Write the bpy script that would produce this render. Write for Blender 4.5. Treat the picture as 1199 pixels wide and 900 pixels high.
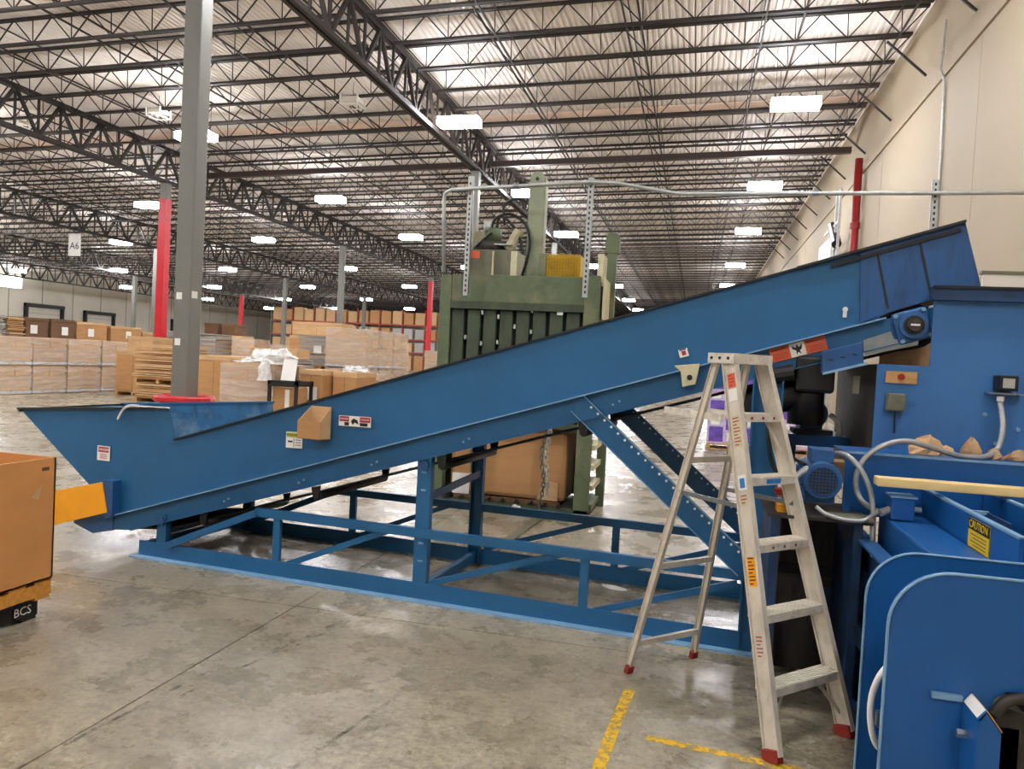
import bpy, math, random
from mathutils import Vector, Matrix, Euler, noise
random.seed(7)
for _o in list(bpy.data.objects): bpy.data.objects.remove(_o)
SC = bpy.context.scene
COL = SC.collection

# ------------------------------------------------------------------ camera
H, YAW, PITCH, ROLL = 1.64, math.radians(13.4), -27/900.0, 0.052
f = Vector((-math.sin(YAW)*math.cos(PITCH), math.cos(YAW)*math.cos(PITCH), math.sin(PITCH)))
r = f.cross(Vector((0, 0, 1))).normalized(); u = r.cross(f)
r2 = r*math.cos(ROLL) + u*math.sin(ROLL); u2 = u*math.cos(ROLL) - r*math.sin(ROLL)
cam = bpy.data.objects.new('camera', bpy.data.cameras.new('camera')); COL.objects.link(cam)
cam.matrix_world = Matrix(((r2.x, u2.x, -f.x, 0), (r2.y, u2.y, -f.y, 0), (r2.z, u2.z, -f.z, H), (0, 0, 0, 1)))
cam.data.sensor_width = 36; cam.data.lens = 900/1199*36; cam.data.clip_end = 400; cam.data.clip_start = 0.05
SC.camera = cam
# ------------------------------------------------------------------ world and exposure (the hall is lit by its lamps and added uplight strips)
W = bpy.data.worlds.new('world'); SC.world = W; W.use_nodes = True
W.node_tree.nodes['Background'].inputs[0].default_value = (.8, .88, 1, 1)
W.node_tree.nodes['Background'].inputs[1].default_value = 1.0
SC.view_settings.view_transform = 'Standard'; SC.view_settings.look = 'None'
SC.view_settings.gamma = 1; SC.view_settings.use_curve_mapping = False
SC.view_settings.exposure = 1.70
LAMP = 62.0

# ------------------------------------------------------------------ materials
def srgb(h):
    c = [int(h[i:i+2], 16)/255 for i in (0, 2, 4)]
    return tuple(x/12.92 if x <= .04045 else ((x+.055)/1.055)**2.4 for x in c) + (1,)
def nt(name):
    m = bpy.data.materials.new(name); m.use_nodes = True; t = m.node_tree
    return m, t, t.nodes['Principled BSDF']
def N(t, ty, **k):
    n = t.nodes.new(ty)
    for a, b in k.items():
        if a in n.inputs: n.inputs[a].default_value = b
        else: setattr(n, a, b)
    return n
def ramp(t, fac, stops):
    n = t.nodes.new('ShaderNodeValToRGB'); e = n.color_ramp.elements
    e[0].position, e[0].color = stops[0]; e[1].position, e[1].color = stops[-1]
    for p, c in stops[1:-1]:
        x = e.new(p); x.color = c
    t.links.new(fac, n.inputs[0]); return n
def mat(name, col, rough=.5, metal=0, var=.15, scale=3, col2=None, dirt=0, stretch=(1, 1, 1), bump=0, coat=0, world=False):
    """procedural paint / metal / board: two noises vary the colour, a third the gloss"""
    m, t, b = nt(name); L = t.links
    geo = N(t, 'ShaderNodeNewGeometry'); tc = N(t, 'ShaderNodeTexCoord')
    mp = N(t, 'ShaderNodeMapping'); mp.inputs['Scale'].default_value = stretch
    L.new(geo.outputs['Position'] if world else tc.outputs['Object'], mp.inputs[0])
    n1 = N(t, 'ShaderNodeTexNoise', Scale=scale, Detail=6.0, Roughness=.6); L.new(mp.outputs[0], n1.inputs['Vector'])
    c = srgb(col); d = srgb(col2) if col2 else tuple(x*(1-var*1.6) for x in c[:3])+(1,)
    up = tuple(min(1, x*(1+var)) for x in c[:3])+(1,)
    rp = ramp(t, n1.outputs[0], [(.3, d), (.5, c), (.72, up)])
    out = rp.outputs[0]
    if dirt:
        n2 = N(t, 'ShaderNodeTexNoise', Scale=scale*2.3, Detail=8.0, Roughness=.7); L.new(mp.outputs[0], n2.inputs['Vector'])
        r_ = ramp(t, n2.outputs[0], [(.5, (0, 0, 0, 1)), (.72, (dirt, dirt, dirt, 1))])
        mx = N(t, 'ShaderNodeMixRGB'); mx.inputs[2].default_value = srgb('2a2622')
        L.new(r_.outputs[0], mx.inputs[0]); L.new(out, mx.inputs[1]); out = mx.outputs[0]
    L.new(out, b.inputs['Base Color'])
    b.inputs['Metallic'].default_value = metal
    mr = N(t, 'ShaderNodeMapRange'); mr.inputs[3].default_value = rough*.8; mr.inputs[4].default_value = min(1, rough*1.25)
    L.new(n1.outputs[0], mr.inputs[0]); L.new(mr.outputs[0], b.inputs['Roughness'])
    if coat: b.inputs['Coat Weight'].default_value = coat; b.inputs['Coat Roughness'].default_value = .15
    if bump:
        n3 = N(t, 'ShaderNodeTexNoise', Scale=scale*8, Detail=4.0); L.new(mp.outputs[0], n3.inputs['Vector'])
        bp = N(t, 'ShaderNodeBump', Strength=bump, Distance=.01); L.new(n3.outputs[0], bp.inputs['Height']); L.new(bp.outputs[0], b.inputs['Normal'])
    return m
def emit(name, col, s):
    m, t, b = nt(name); b.inputs['Emission Color'].default_value = srgb(col); b.inputs['Emission Strength'].default_value = s
    b.inputs['Base Color'].default_value = srgb(col); return m
def concrete():
    m, t, b = nt('concrete'); L = t.links
    g = N(t, 'ShaderNodeNewGeometry')
    def noi(s, det, st=(1, 1, 1), ro=.6):
        mp = N(t, 'ShaderNodeMapping'); mp.inputs['Scale'].default_value = st; L.new(g.outputs['Position'], mp.inputs[0])
        n = N(t, 'ShaderNodeTexNoise', Scale=s, Detail=det, Roughness=ro); L.new(mp.outputs[0], n.inputs['Vector']); return n.outputs[0]
    base = ramp(t, noi(.55, 8, (1, 1, 1), .65), [(.3, srgb('958d79')), (.48, srgb('aea48e')), (.62, srgb('c2b9a5')), (.75, srgb('c4ae84'))])
    fine = ramp(t, noi(24, 10, (1, 1, 1), .8), [(.35, (.40, .39, .36, 1)), (.5, (.90, .90, .88, 1)), (.65, (1.25, 1.25, 1.22, 1))])
    m1 = N(t, 'ShaderNodeMixRGB', blend_type='MULTIPLY'); m1.inputs[0].default_value = 1
    L.new(base.outputs[0], m1.inputs[1]); L.new(fine.outputs[0], m1.inputs[2])
    stain = ramp(t, noi(.8, 10, (1.3, .6, 1), .72), [(.42, (0, 0, 0, 1)), (.80, (.85, .85, .85, 1))])
    m2 = N(t, 'ShaderNodeMixRGB'); m2.inputs[2].default_value = srgb('6d6553')
    L.new(stain.outputs[0], m2.inputs[0]); L.new(m1.outputs[0], m2.inputs[1])
    scr = ramp(t, noi(6, 5, (4, .35, 1), .8), [(.60, (0, 0, 0, 1)), (.68, (.45, .45, .45, 1))])
    m3 = N(t, 'ShaderNodeMixRGB'); m3.inputs[2].default_value = srgb('5a5347')
    L.new(scr.outputs[0], m3.inputs[0]); L.new(m2.outputs[0], m3.inputs[1])
    sp = ramp(t, noi(5.5, 10, (1, 1, 1), .82), [(.46, (0, 0, 0, 1)), (.74, (.75, .75, .75, 1))])
    m4_ = N(t, 'ShaderNodeMixRGB'); m4_.inputs[2].default_value = srgb('57503f')
    L.new(sp.outputs[0], m4_.inputs[0]); L.new(m3.outputs[0], m4_.inputs[1])
    L.new(m4_.outputs[0], b.inputs['Base Color'])
    rr = ramp(t, noi(2.2, 8, (1, 1, 1), .7), [(.3, (.16, .16, .16, 1)), (.7, (.42, .42, .42, 1))])
    L.new(rr.outputs[0], b.inputs['Roughness'])
    b.inputs['Specular IOR Level'].default_value = .62
    bp = N(t, 'ShaderNodeBump', Strength=.10, Distance=.01); L.new(noi(14, 8), bp.inputs['Height']); L.new(bp.outputs[0], b.inputs['Normal'])
    return m
def worn(name, col, lo=.44, hi=.52, sc=14):
    """paint or rubber worn off in flecks"""
    m, t, b = nt(name); L = t.links
    g = N(t, 'ShaderNodeNewGeometry'); n = N(t, 'ShaderNodeTexNoise', Scale=float(sc), Detail=8.0, Roughness=.75); L.new(g.outputs['Position'], n.inputs['Vector'])
    r_ = ramp(t, n.outputs[0], [(lo, (0, 0, 0, 1)), (hi, (1, 1, 1, 1))])
    b.inputs['Base Color'].default_value = srgb(col); b.inputs['Roughness'].default_value = .5
    L.new(r_.outputs[0], b.inputs['Alpha']); return m
def film(name, col, a0, a1, sc=4, st=(1, 1, 4)):
    """clear stretch film: streaks of white haze over what it wraps"""
    m, t, b = nt(name); L = t.links
    tc = N(t, 'ShaderNodeTexCoord'); mp = N(t, 'ShaderNodeMapping'); mp.inputs['Scale'].default_value = st; L.new(tc.outputs['Object'], mp.inputs[0])
    n = N(t, 'ShaderNodeTexNoise', Scale=float(sc), Detail=6.0, Roughness=.65, Distortion=.5); L.new(mp.outputs[0], n.inputs['Vector'])
    r_ = ramp(t, n.outputs[0], [(.35, (a0, a0, a0, 1)), (.65, (a1, a1, a1, 1))])
    b.inputs['Base Color'].default_value = srgb(col); b.inputs['Roughness'].default_value = .25
    L.new(r_.outputs[0], b.inputs['Alpha'])
    bp = N(t, 'ShaderNodeBump', Strength=.25, Distance=.02); L.new(n.outputs[0], bp.inputs['Height']); L.new(bp.outputs[0], b.inputs['Normal'])
    return m
M = dict(
    concrete=concrete(), joint=mat('joint_filler', '1f1b16', .8, var=.3, scale=6),
    wall=mat('wall_paint', 'a2937b', .7, var=.03, scale=.5, world=True), wall_l=mat('wall_paint_left', 'd8d2c4', .7, var=.05, scale=.4, world=True),
    deck=mat('roof_deck', 'ece4dc', .6, var=.06, scale=.5, world=True), joist=mat('joist_steel', '2a221e', .6, var=.2, scale=2),
    band=mat('roof_band', 'f3d9c8', .7, var=.05, scale=1, world=True), beam=mat('beam_steel', '35231d', .6, var=.2, scale=2),
    col=mat('column_grey', '75746d', .55, var=.05, scale=2), colred=mat('column_red', 'c8202a', .45, var=.08, scale=2),
    pipe=mat('pipe_red', '8e1d1c', .45, var=.1, scale=3), yellow=mat('yellow_paint', 'f5a60e', .45, var=.06, scale=5),
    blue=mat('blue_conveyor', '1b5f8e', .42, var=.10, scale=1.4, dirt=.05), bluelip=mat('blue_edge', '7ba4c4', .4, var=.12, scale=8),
    bluedk=mat('blue_hood', '23548a', .38, var=.12, scale=2.2, dirt=.55, stretch=(3, 1, .5)),
    bluewear=mat('blue_worn_inside', '2b6692', .5, var=.2, scale=4, col2='6f8fa3', dirt=.6),
    hopper=mat('blue_hopper_glare', '3c74b0', .38, var=.10, scale=1.2, dirt=.08),  # glare on the hopper front painted in as a lighter blue
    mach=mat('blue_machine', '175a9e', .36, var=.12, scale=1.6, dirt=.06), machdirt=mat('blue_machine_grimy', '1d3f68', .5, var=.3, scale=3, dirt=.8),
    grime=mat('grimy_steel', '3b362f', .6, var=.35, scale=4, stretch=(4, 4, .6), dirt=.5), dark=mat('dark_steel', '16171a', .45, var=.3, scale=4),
    black=mat('black_plastic', '101113', .45, var=.2, scale=4), rubber=mat('belt_rubber', '1a1a1b', .7, var=.2, scale=6),
    steel=mat('bright_steel', '9aa3aa', .3, .9, var=.15, scale=6), galv=mat('galvanised', 'b9bbb8', .45, .5, var=.12, scale=9),
    alu=mat('ladder_aluminium', 'd8d0c0', .42, .2, var=.12, scale=9, dirt=.22, stretch=(1, 1, .5)),
    alulit=mat('ladder_step', 'e0d9ca', .5, .15, var=.14, scale=14, dirt=.30), redrub=mat('red_foot', '8e2418', .6, scale=8),
    green=mat('green_baler', '5d6a4c', .55, var=.18, scale=2.2, col2='857f60', dirt=.30), greendk=mat('green_baler_door', '414d38', .55, var=.25, scale=3, dirt=.45, stretch=(2, 2, .6)),
    greenlt=mat('green_ram', '8d9478', .5, var=.12, scale=3, dirt=.15), cream=mat('cream_paint', 'cfc8a4', .5, var=.1, scale=4, dirt=.2),
    tank=mat('tank_grey', '6d6c58', .5, var=.15, scale=4, dirt=.35), mesh=mat('mesh_yellow', 'c7a21c', .5, var=.15, scale=8),
    board=mat('cardboard', 'b98a5a', .8, var=.09, scale=2, stretch=(1, 1, 4), bump=.05), boardlt=mat('cardboard_light', 'cba578', .8, var=.1, scale=3, stretch=(1, 1, 5)),
    boarddk=mat('cardboard_dark', '705238', .85, var=.15, scale=3), boardor=mat('cardboard_foreground', 'cf9254', .75, var=.07, scale=1.5, stretch=(1, 1, 3), bump=.04),
    kraft=mat('cardboard_inside', 'a5743f', .85, var=.1, scale=3),
    wood=mat('pallet_wood', 'c59a62', .8, var=.2, scale=4, stretch=(1, 6, 6), bump=.1), woodor=mat('pallet_orange', 'cf8f38', .7, var=.2, scale=5, stretch=(1, 6, 6), bump=.1),
    lumber=mat('lumber', 'e9cd8f', .7, var=.12, scale=4, stretch=(.6, 6, 6), bump=.05), scrap=mat('scrap_wood', 'ab8a66', .85, var=.25, scale=9, bump=.2),
    whiteblue=mat('wrap_skirt', 'c3cad2', .35, var=.15, scale=5),
    white=mat('white_sheet', 'dcd8cf', .5, var=.08, scale=5), greyload=mat('grey_flats', 'a9a6a0', .6, var=.2, scale=6, stretch=(1, 1, 12)),
    purple=mat('purple_print', '6a4fb0', .5, var=.3, scale=12), purplelt=mat('lilac_print', 'c3b3da', .5, var=.25, scale=14),
    film=film('stretch_film', 'efe6da', .22, .50, 1.3, (.7, .7, 6)), filmw=film('cloudy_film', 'f0f0ee', .5, .95, 6, (1, 1, 1)),
    floorpaint=worn('floor_line_yellow', 'e0b428', .42, .52, 22), floorpaint2=worn('floor_line_worn', 'd6b53a', .50, .60), skid=worn('skid_rubber', '2a2621', .48, .70, 9),
    lamp=emit('lamp_lens', 'fafaff', LAMP*.62), addedup=emit('added_uplight', 'fafaff', LAMP*.55), lampbox=mat('lamp_housing', 'e6e4de', .5, var=.03), skylite=emit('window_daylight', 'e8f2ff', 6.0),
    orange=mat('label_orange', 'd8623a', .5, var=.05), lwhite=mat('label_white', 'eceae4', .5, var=.03), lred=mat('label_red', 'a82634', .5, var=.05), lblack=mat('label_black', '121212', .5, var=.05),
    lyel=mat('label_yellow', 'e8c51d', .5, var=.04), lgreen=mat('label_lime', 'b9c43e', .5, var=.05), lblue=mat('label_blue', '2b7fc4', .5, var=.05), rackor=mat('rack_red', 'a0392a', .5, var=.1),
    conduit=mat('flex_conduit', 'a6a8a8', .4, .4, var=.12, scale=20, stretch=(1, 1, 1)), offw=mat('offwhite_panel', 'd9d3c6', .6, var=.05, scale=1),
    fan=mat('fan_grille', '3a2f2c', .6, var=.3, scale=20), motor=mat('motor_blue', '2a5f96', .4, var=.15, scale=6, dirt=.3),
)

# ------------------------------------------------------------------ mesh building
class MB:
    def __init__(s): s.v = []; s.f = []
    def add(s, vs, fs):
        o = len(s.v); s.v += [tuple(v) for v in vs]; s.f += [tuple(i+o for i in q) for q in fs]; return s
    def box(s, x0, x1, y0, y1, z0, z1, m=None):
        vs = [Vector((x, y, z)) for x in (x0, x1) for y in (y0, y1) for z in (z0, z1)]
        if m is not None: vs = [m @ v for v in vs]
        return s.add(vs, [(0, 1, 3, 2), (4, 6, 7, 5), (0, 4, 5, 1), (2, 3, 7, 6), (0, 2, 6, 4), (1, 5, 7, 3)])
    def bar(s, p0, p1, w, h, up=(0, 0, 1), off=(0, 0)):
        """square bar from p0 to p1, w across, h along up"""
        p0 = Vector(p0); p1 = Vector(p1); d = p1-p0; L = d.length; d.normalize(); up = Vector(up)
        a = d.cross(up)
        if a.length < 1e-4: a = d.cross(Vector((0, 1, 0)))
        a.normalize(); b = a.cross(d)
        m = Matrix(((d.x, a.x, b.x, p0.x), (d.y, a.y, b.y, p0.y), (d.z, a.z, b.z, p0.z), (0, 0, 0, 1)))
        return s.box(0, L, -w/2+off[0], w/2+off[0], -h/2+off[1], h/2+off[1], m)
    def prism(s, pts, a, t, axis='y'):
        """polygon pts extruded from a by t; axis y: pts are (x,z); x: (y,z); z: (x,y)"""
        n = len(pts)
        def P(p, c): return {'y': (p[0], c, p[1]), 'x': (c, p[0], p[1]), 'z': (p[0], p[1], c)}[axis]
        vs = [P(p, a) for p in pts] + [P(p, a+t) for p in pts]
        fs = [tuple(range(n)), tuple(range(2*n-1, n-1, -1))] + [(i, i+n, (i+1) % n+n, (i+1) % n) for i in range(n)]
        return s.add(vs, fs)
    def tube(s, pts, rad, n=8, caps=True):
        pts = [Vector(p) for p in pts]; k = len(pts); R = rad if isinstance(rad, (list, tuple)) else [rad]*k
        vs = []; a = None
        for i, p in enumerate(pts):
            d = (pts[min(i+1, k-1)]-pts[max(i-1, 0)]).normalized()
            if a is None: a = d.orthogonal().normalized()
            a = (a-d*a.dot(d)).normalized(); b = d.cross(a)
            for j in range(n):
                t = 2*math.pi*j/n; vs.append(p+(a*math.cos(t)+b*math.sin(t))*R[i])
        fs = [(i*n+j, i*n+(j+1) % n, (i+1)*n+(j+1) % n, (i+1)*n+j) for i in range(k-1) for j in range(n)]
        if caps: fs += [tuple(range(n-1, -1, -1)), tuple(range((k-1)*n, k*n))]
        return s.add(vs, fs)
    def cyl(s, p0, p1, r0, n=16): return s.tube([p0, p1], r0, n)
    def build(s, name, m, parent=None, bevel=0, smooth=False, at=None, rz=0):
        me = bpy.data.meshes.new(name); me.from_pydata(s.v, [], s.f); me.validate(); me.materials.append(M[m] if isinstance(m, str) else m)
        import bmesh
        bm = bmesh.new(); bm.from_mesh(me); bmesh.ops.recalc_face_normals(bm, faces=bm.faces); bm.to_mesh(me); bm.free()
        if smooth:
            for p in me.polygons: p.use_smooth = len(p.vertices) == 4
        o = bpy.data.objects.new(name, me); COL.objects.link(o)
        if parent: o.parent = parent
        if at: o.location = at
        if rz: o.rotation_euler.z = rz
        if bevel:
            b = o.modifiers.new('bevel', 'BEVEL'); b.width = bevel; b.segments = 2; b.limit_method = 'ANGLE'
        return o
def tag(o, label=None, cat=None, group=None, kind=None):
    if label: o['label'] = label
    if cat: o['category'] = cat
    if group: o['group'] = group
    if kind: o['kind'] = kind
    return o
def root(name, loc, label, cat, group=None, rz=0):
    o = bpy.data.objects.new(name, None); COL.objects.link(o); o.location = loc; o.rotation_euler.z = rz; o.empty_display_size = .1
    return tag(o, label, cat, group)
def text(name, s, size, m, parent, loc, rot, depth=.0008):
    c = bpy.data.curves.new(name, 'FONT'); c.body = s; c.size = size; c.extrude = depth; c.align_x = 'CENTER'; c.align_y = 'CENTER'; c.resolution_u = 2
    t = bpy.data.objects.new(name, c); COL.objects.link(t)
    me = bpy.data.meshes.new_from_object(t.evaluated_get(bpy.context.evaluated_depsgraph_get()))
    bpy.data.objects.remove(t); me.materials.clear(); me.materials.append(M[m])
    o = bpy.data.objects.new(name, me); COL.objects.link(o); o.parent = parent; o.location = loc; o.rotation_euler = rot; return o
def spline(P, k=6):
    P = [Vector(p) for p in P]; out = []
    for i in range(len(P)-1):
        a, b, c, d = P[max(i-1, 0)], P[i], P[i+1], P[min(i+2, len(P)-1)]
        for j in range(k):
            t = j/k; out.append(.5*((2*b)+(c-a)*t+(2*a-5*b+4*c-d)*t*t+(3*b-a-3*c+d)*t**3))
    return out+[P[-1]]
def rrect(x0, x1, z0, z1, r_, corners=(1, 1, 1, 1), n=7):
    """rounded rectangle, corners bl, br, tr, tl"""
    pts = []
    for (cx, cz, a), on in zip(((x0+r_, z0+r_, math.pi), (x1-r_, z0+r_, 1.5*math.pi), (x1-r_, z1-r_, 0), (x0+r_, z1-r_, .5*math.pi)), corners):
        if on: pts += [(cx+r_*math.cos(a+j*math.pi/2/n), cz+r_*math.sin(a+j*math.pi/2/n)) for j in range(n+1)]
        else: pts.append((x0 if cx < (x0+x1)/2 else x1, z0 if cz < (z0+z1)/2 else z1))
    return pts

# ------------------------------------------------------------------ floor: slabs with open saw-cut joints
WR, WL, YN, YF = 4.8, -66.0, -16.0, 132.0
def deck(x): return 10.3+.03*(x-WR)
fl = tag(MB().box(WL, WR, YN, YF, -.3, -.012).build('floor', 'joint'), kind='structure')
JX, JY, SX, SY = -2.41, 4.45, 4.2, 3.9
xs = [JX+SX*k for k in range(-16, 3)]; ys = [JY+SY*k for k in range(-6, 34)]
near = None; cnt = 0; far = MB()
for i in range(len(xs)-1):
    for j in range(len(ys)-1):
        x0, x1, y0, y1 = max(xs[i], WL), min(xs[i+1], WR), max(ys[j], YN), min(ys[j+1], YF)
        if x1-x0 < .1 or y1-y0 < .1: continue
        if x0 > -30 and -4 < y0 < 30:
            MB().box(x0+.004, x1-.004, y0+.004, y1-.004, -.012, 0).build('floor_slab', 'concrete', fl)
        else: far.box(x0+.004, x1-.004, y0+.004, y1-.004, -.012, 0)
tag(far.build('distant_slabs', 'concrete', fl), kind='stuff')
def line(name, pts, w, m, h=.0012):
    b = MB(); P = [Vector((p[0], p[1], 0)) for p in pts]
    for i in range(len(P)-1):
        d = (P[i+1]-P[i]).normalized(); a = Vector((-d.y, d.x, 0))*w/2
        q = [P[i]-a, P[i+1]-a, P[i+1]+a, P[i]+a]
        b.add([(*v.xy, h) for v in q], [(0, 1, 2, 3)])
    return b.build(name, m, fl)
line('floor_line', [(-.235, 3.92), (-.27, 3.5), (-.30, 3.0), (-.33, 2.2)], .055, 'floorpaint')
line('floor_line', [(-.12, 3.44), (.25, 3.40), (.72, 3.34)], .05, 'floorpaint')
line('floor_line', [(-.35, 4.72), (.40, 4.56)], .045, 'floorpaint2')
line('floor_line', [(-4.55, 5.4), (-4.40, 13.5)], .09, 'floorpaint2')
line('floor_line', [(-.9, 10.15), (4.4, 10.0)], .08, 'floorpaint2')
for p in ([(-2.25, 3.1), (-1.98, 4.5)], [(-2.08, 3.8), (-1.93, 4.55)], [(-2.42, 2.3), (-2.3, 3.4)], [(-2.2, 3.55), (-2.02, 4.3)], [(-1.45, 2.7), (-1.3, 3.5)]):
    line('skid_mark', p, .022, 'skid', .0016)

# ------------------------------------------------------------------ walls
wr = tag(MB().box(WR, WR+.3, YN, YF, 0, 10.4).build('wall_right', 'wall'), kind='structure')
MB().box(WR-.05, WR, YN, YF, 8.17, 8.27).build('ledge', 'wall', wr)
for y in [8.2+7.8*k for k in range(0, 15)]: MB().box(WR-.004, WR, y, y+.02, 0, 8.17).build('panel_joint', 'wall', wr)
wl = tag(MB().box(WL-.3, WL, YN, YF, 0, 8.4).build('wall_left', 'wall_l'), kind='structure')
for k in range(0, 26): MB().box(WL, WL+.02, 30+k*4, 30.06+k*4, 0, 8.2).build('panel_joint', 'tank', wl)
tag(MB().box(WL, WR, YF, YF+.3, 0, 10.4).build('wall_back', 'wall_l'), kind='structure')
tag(MB().box(WL, WR, YN-.3, YN, 0, 10.4).build('wall_front', 'wall_l'), kind='structure')
wn = tag(MB().box(WL+.02, WL+.06, 54, 63.4, 6.35, 7.42).build('window_1', 'skylite'), kind='structure')
b = MB(); b.box(WL, WL+.12, 53.8, 54, 6.25, 7.5); b.box(WL, WL+.12, 63.4, 63.6, 6.25, 7.5); b.box(WL, WL+.12, 53.8, 63.6, 6.2, 6.35); b.build('window_frame', 'offw', wn)
for i, (y0, y1, zt) in enumerate([(63.8, 68.6, 4.9), (71.5, 76.0, 4.7), (86, 90.5, 4.7)]):
    b = MB(); b.box(WL+.01, WL+.05, y0+.3, y1-.3, 0, zt-.3)
    d = tag(b.build('door_%d' % (i+1), 'offw'), kind='structure')
    b = MB(); b.box(WL, WL+.35, y0, y0+.28, 0, zt); b.box(WL, WL+.35, y1-.28, y1, 0, zt); b.box(WL, WL+.4, y0, y1, zt-.25, zt+.1); b.build('door_frame', 'dark', d)
    for k in range(1, 6): MB().box(WL+.05, WL+.06, y0+.3, y1-.3, k*.8, k*.8+.03).build('door_panel_rib', 'tank', d)

# ------------------------------------------------------------------ roof: corrugated deck, joists, girders
ce = MB(); nx = int((WR-WL)/.15)
vs = []; fs = []
prof = [(0, 0), (.04, .0), (.06, .045), (.11, .045), (.13, 0)]
P = [(WL+i*.15+a, c) for i in range(nx) for a, c in prof]+[(WR, 0)]
for y in (YN, YF): vs += [(x, y, deck(x)+c) for x, c in P]
n = len(P); fs = [(i, i+1, n+i+1, n+i) for i in range(n-1)]
ceil = tag(ce.add(vs, fs).build('ceiling', 'deck'), kind='structure')
tag(MB().prism([(WL, deck(WL)+.06), (WR, deck(WR)+.06), (WR, deck(WR)+.4), (WL, deck(WL)+.4)], YN, YF-YN, 'y').build('roof_slab', 'deck', ceil), kind='structure')
GX = [-8.0-12.7*k for k in range(5)]; BX = [WR]+GX
def joist_mb(L):
    b = MB(); zt, zb = -.06, -.68
    for s in (-.035, .035):
        b.box(0, L, s-.022, s+.022, zt-.03, zt+.03); b.box(.35, L-.35, s-.022, s+.022, zb-.03, zb+.03)
    k = round(L/1.2); p = L/k
    for i in range(k):
        a, c, m_ = i*p, (i+1)*p, (i+.5)*p
        b.bar((a, 0, zt), (m_, 0, zb), .026, .026); b.bar((m_, 0, zb), (c, 0, zt), .026, .026); b.bar((m_, 0, zb), (m_, 0, zt), .02, .02)
    return b
LJ = 12.7/math.cos(math.atan(.03))
jm = None; shown = 0; rest = MB()
rows = [2.9+1.65*k for k in range(0, 76)]
order = []
for y in rows:
    for b_i in range(5): order.append((y, b_i))
    order.append((y, 5))
jb = joist_mb(LJ)
slope = -math.atan(.03)
for y, b_i in order:
    xr = BX[b_i] if b_i < 5 else GX[4]
    xl = (BX[b_i+1] if b_i < 5 else WL+.05)
    if xl+12.9 < -y*1.32-8 or y < 5 and b_i > 1: continue
    lx = xl if b_i < 5 else xr-12.7
    if b_i == 5: continue
    if y < 70 and shown < 296:
        if jm is None: o = jb.build('roof_joist', 'joist', ceil); jm = o.data
        else: o = bpy.data.objects.new('roof_joist', jm); COL.objects.link(o); o.parent = ceil
        o.location = (lx, y, deck(lx)); o.rotation_euler.y = slope; shown += 1
    else:
        m_ = Matrix.Translation((lx, y, deck(lx))) @ Matrix.Rotation(slope, 4, 'Y')
        rest.add([m_ @ Vector(v) for v in jb.v], jb.f)
tag(rest.build('distant_joists', 'joist', ceil), kind='stuff')
def girder_mb(L):
    b = MB(); zt, zb = -.30, -1.55
    for s in (-.08, .08):
        b.box(s-.05, s+.05, 0, L, zt-.06, zt+.06); b.box(s-.05, s+.05, 0, L, zb-.06, zb+.06)
    k = 9; p = L/k
    for i in range(k):
        a, c, m_ = i*p, (i+1)*p, (i+.5)*p
        b.bar((0, a, zt), (0, m_, zb), .09, .09, (1, 0, 0)); b.bar((0, m_, zb), (0, c, zt), .09, .09, (1, 0, 0)); b.bar((0, m_, zb), (0, m_, zt), .06, .06, (1, 0, 0))
        b.bar((0, a, zb), (0, a, zt), .06, .06, (1, 0, 0))
    return b
gm = None
for gx in GX:
    for k in range(-1, 8):
        y = 10.8+15.6*k
        if k == -1 and gx < -9: continue
        if gx < -10 and y+15.6 < -gx*.75-8: continue
        if gm is None: o = girder_mb(15.6).build('roof_girder', 'joist', ceil); gm = o.data
        else: o = bpy.data.objects.new('roof_girder', gm); COL.objects.link(o); o.parent = ceil
        o.location = (gx, y, deck(gx))
# bridging rods, sprinkler pipes, wall kickers, the plain beam and the pale band
for i in range(3):
    for k in range(4):
        x = BX[i]-.7-3.05*k-(.0 if k else 0)
        b = MB(); b.box(x-.02, x+.02, 3, 112, deck(x)-.71, deck(x)-.67); b.box(x-.012, x+.012, 3, 112, deck(x)-.12, deck(x)-.09)
        b.build('bridging_rod', 'joist', ceil)
    for k in range(3):
        x = BX[i]-2.9-3.6*k
        MB().tube([(x, 3, deck(x)-.5), (x, 112, deck(x)-.5)], .028, 6).build('sprinkler_pipe', 'beam', ceil)
for k in range(2, 30, 2):
    y = rows[k*2 % 70] if False else 2.9+1.65*k
    MB().bar((3.9, y+.3, deck(3.9)-.70), (WR-.01, y+.3, 8.75), .05, .05).build('wall_kicker', 'joist', ceil)
b = MB(); b.prism([(-20.6, deck(-20.6)-.98), (WR-.1, deck(WR)-.98), (WR-.1, deck(WR)-.78), (-20.6, deck(-20.6)-.78)], 28.2, .22)
b.build('roof_beam', 'beam', ceil)
b = MB(); b.prism([(-46, deck(-46)-.035), (WR, deck(WR)-.035), (WR, deck(WR)-.01), (-46, deck(-46)-.01)], 25.35, 1.25)
b.build('insulation_band', 'band', ceil)

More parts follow.
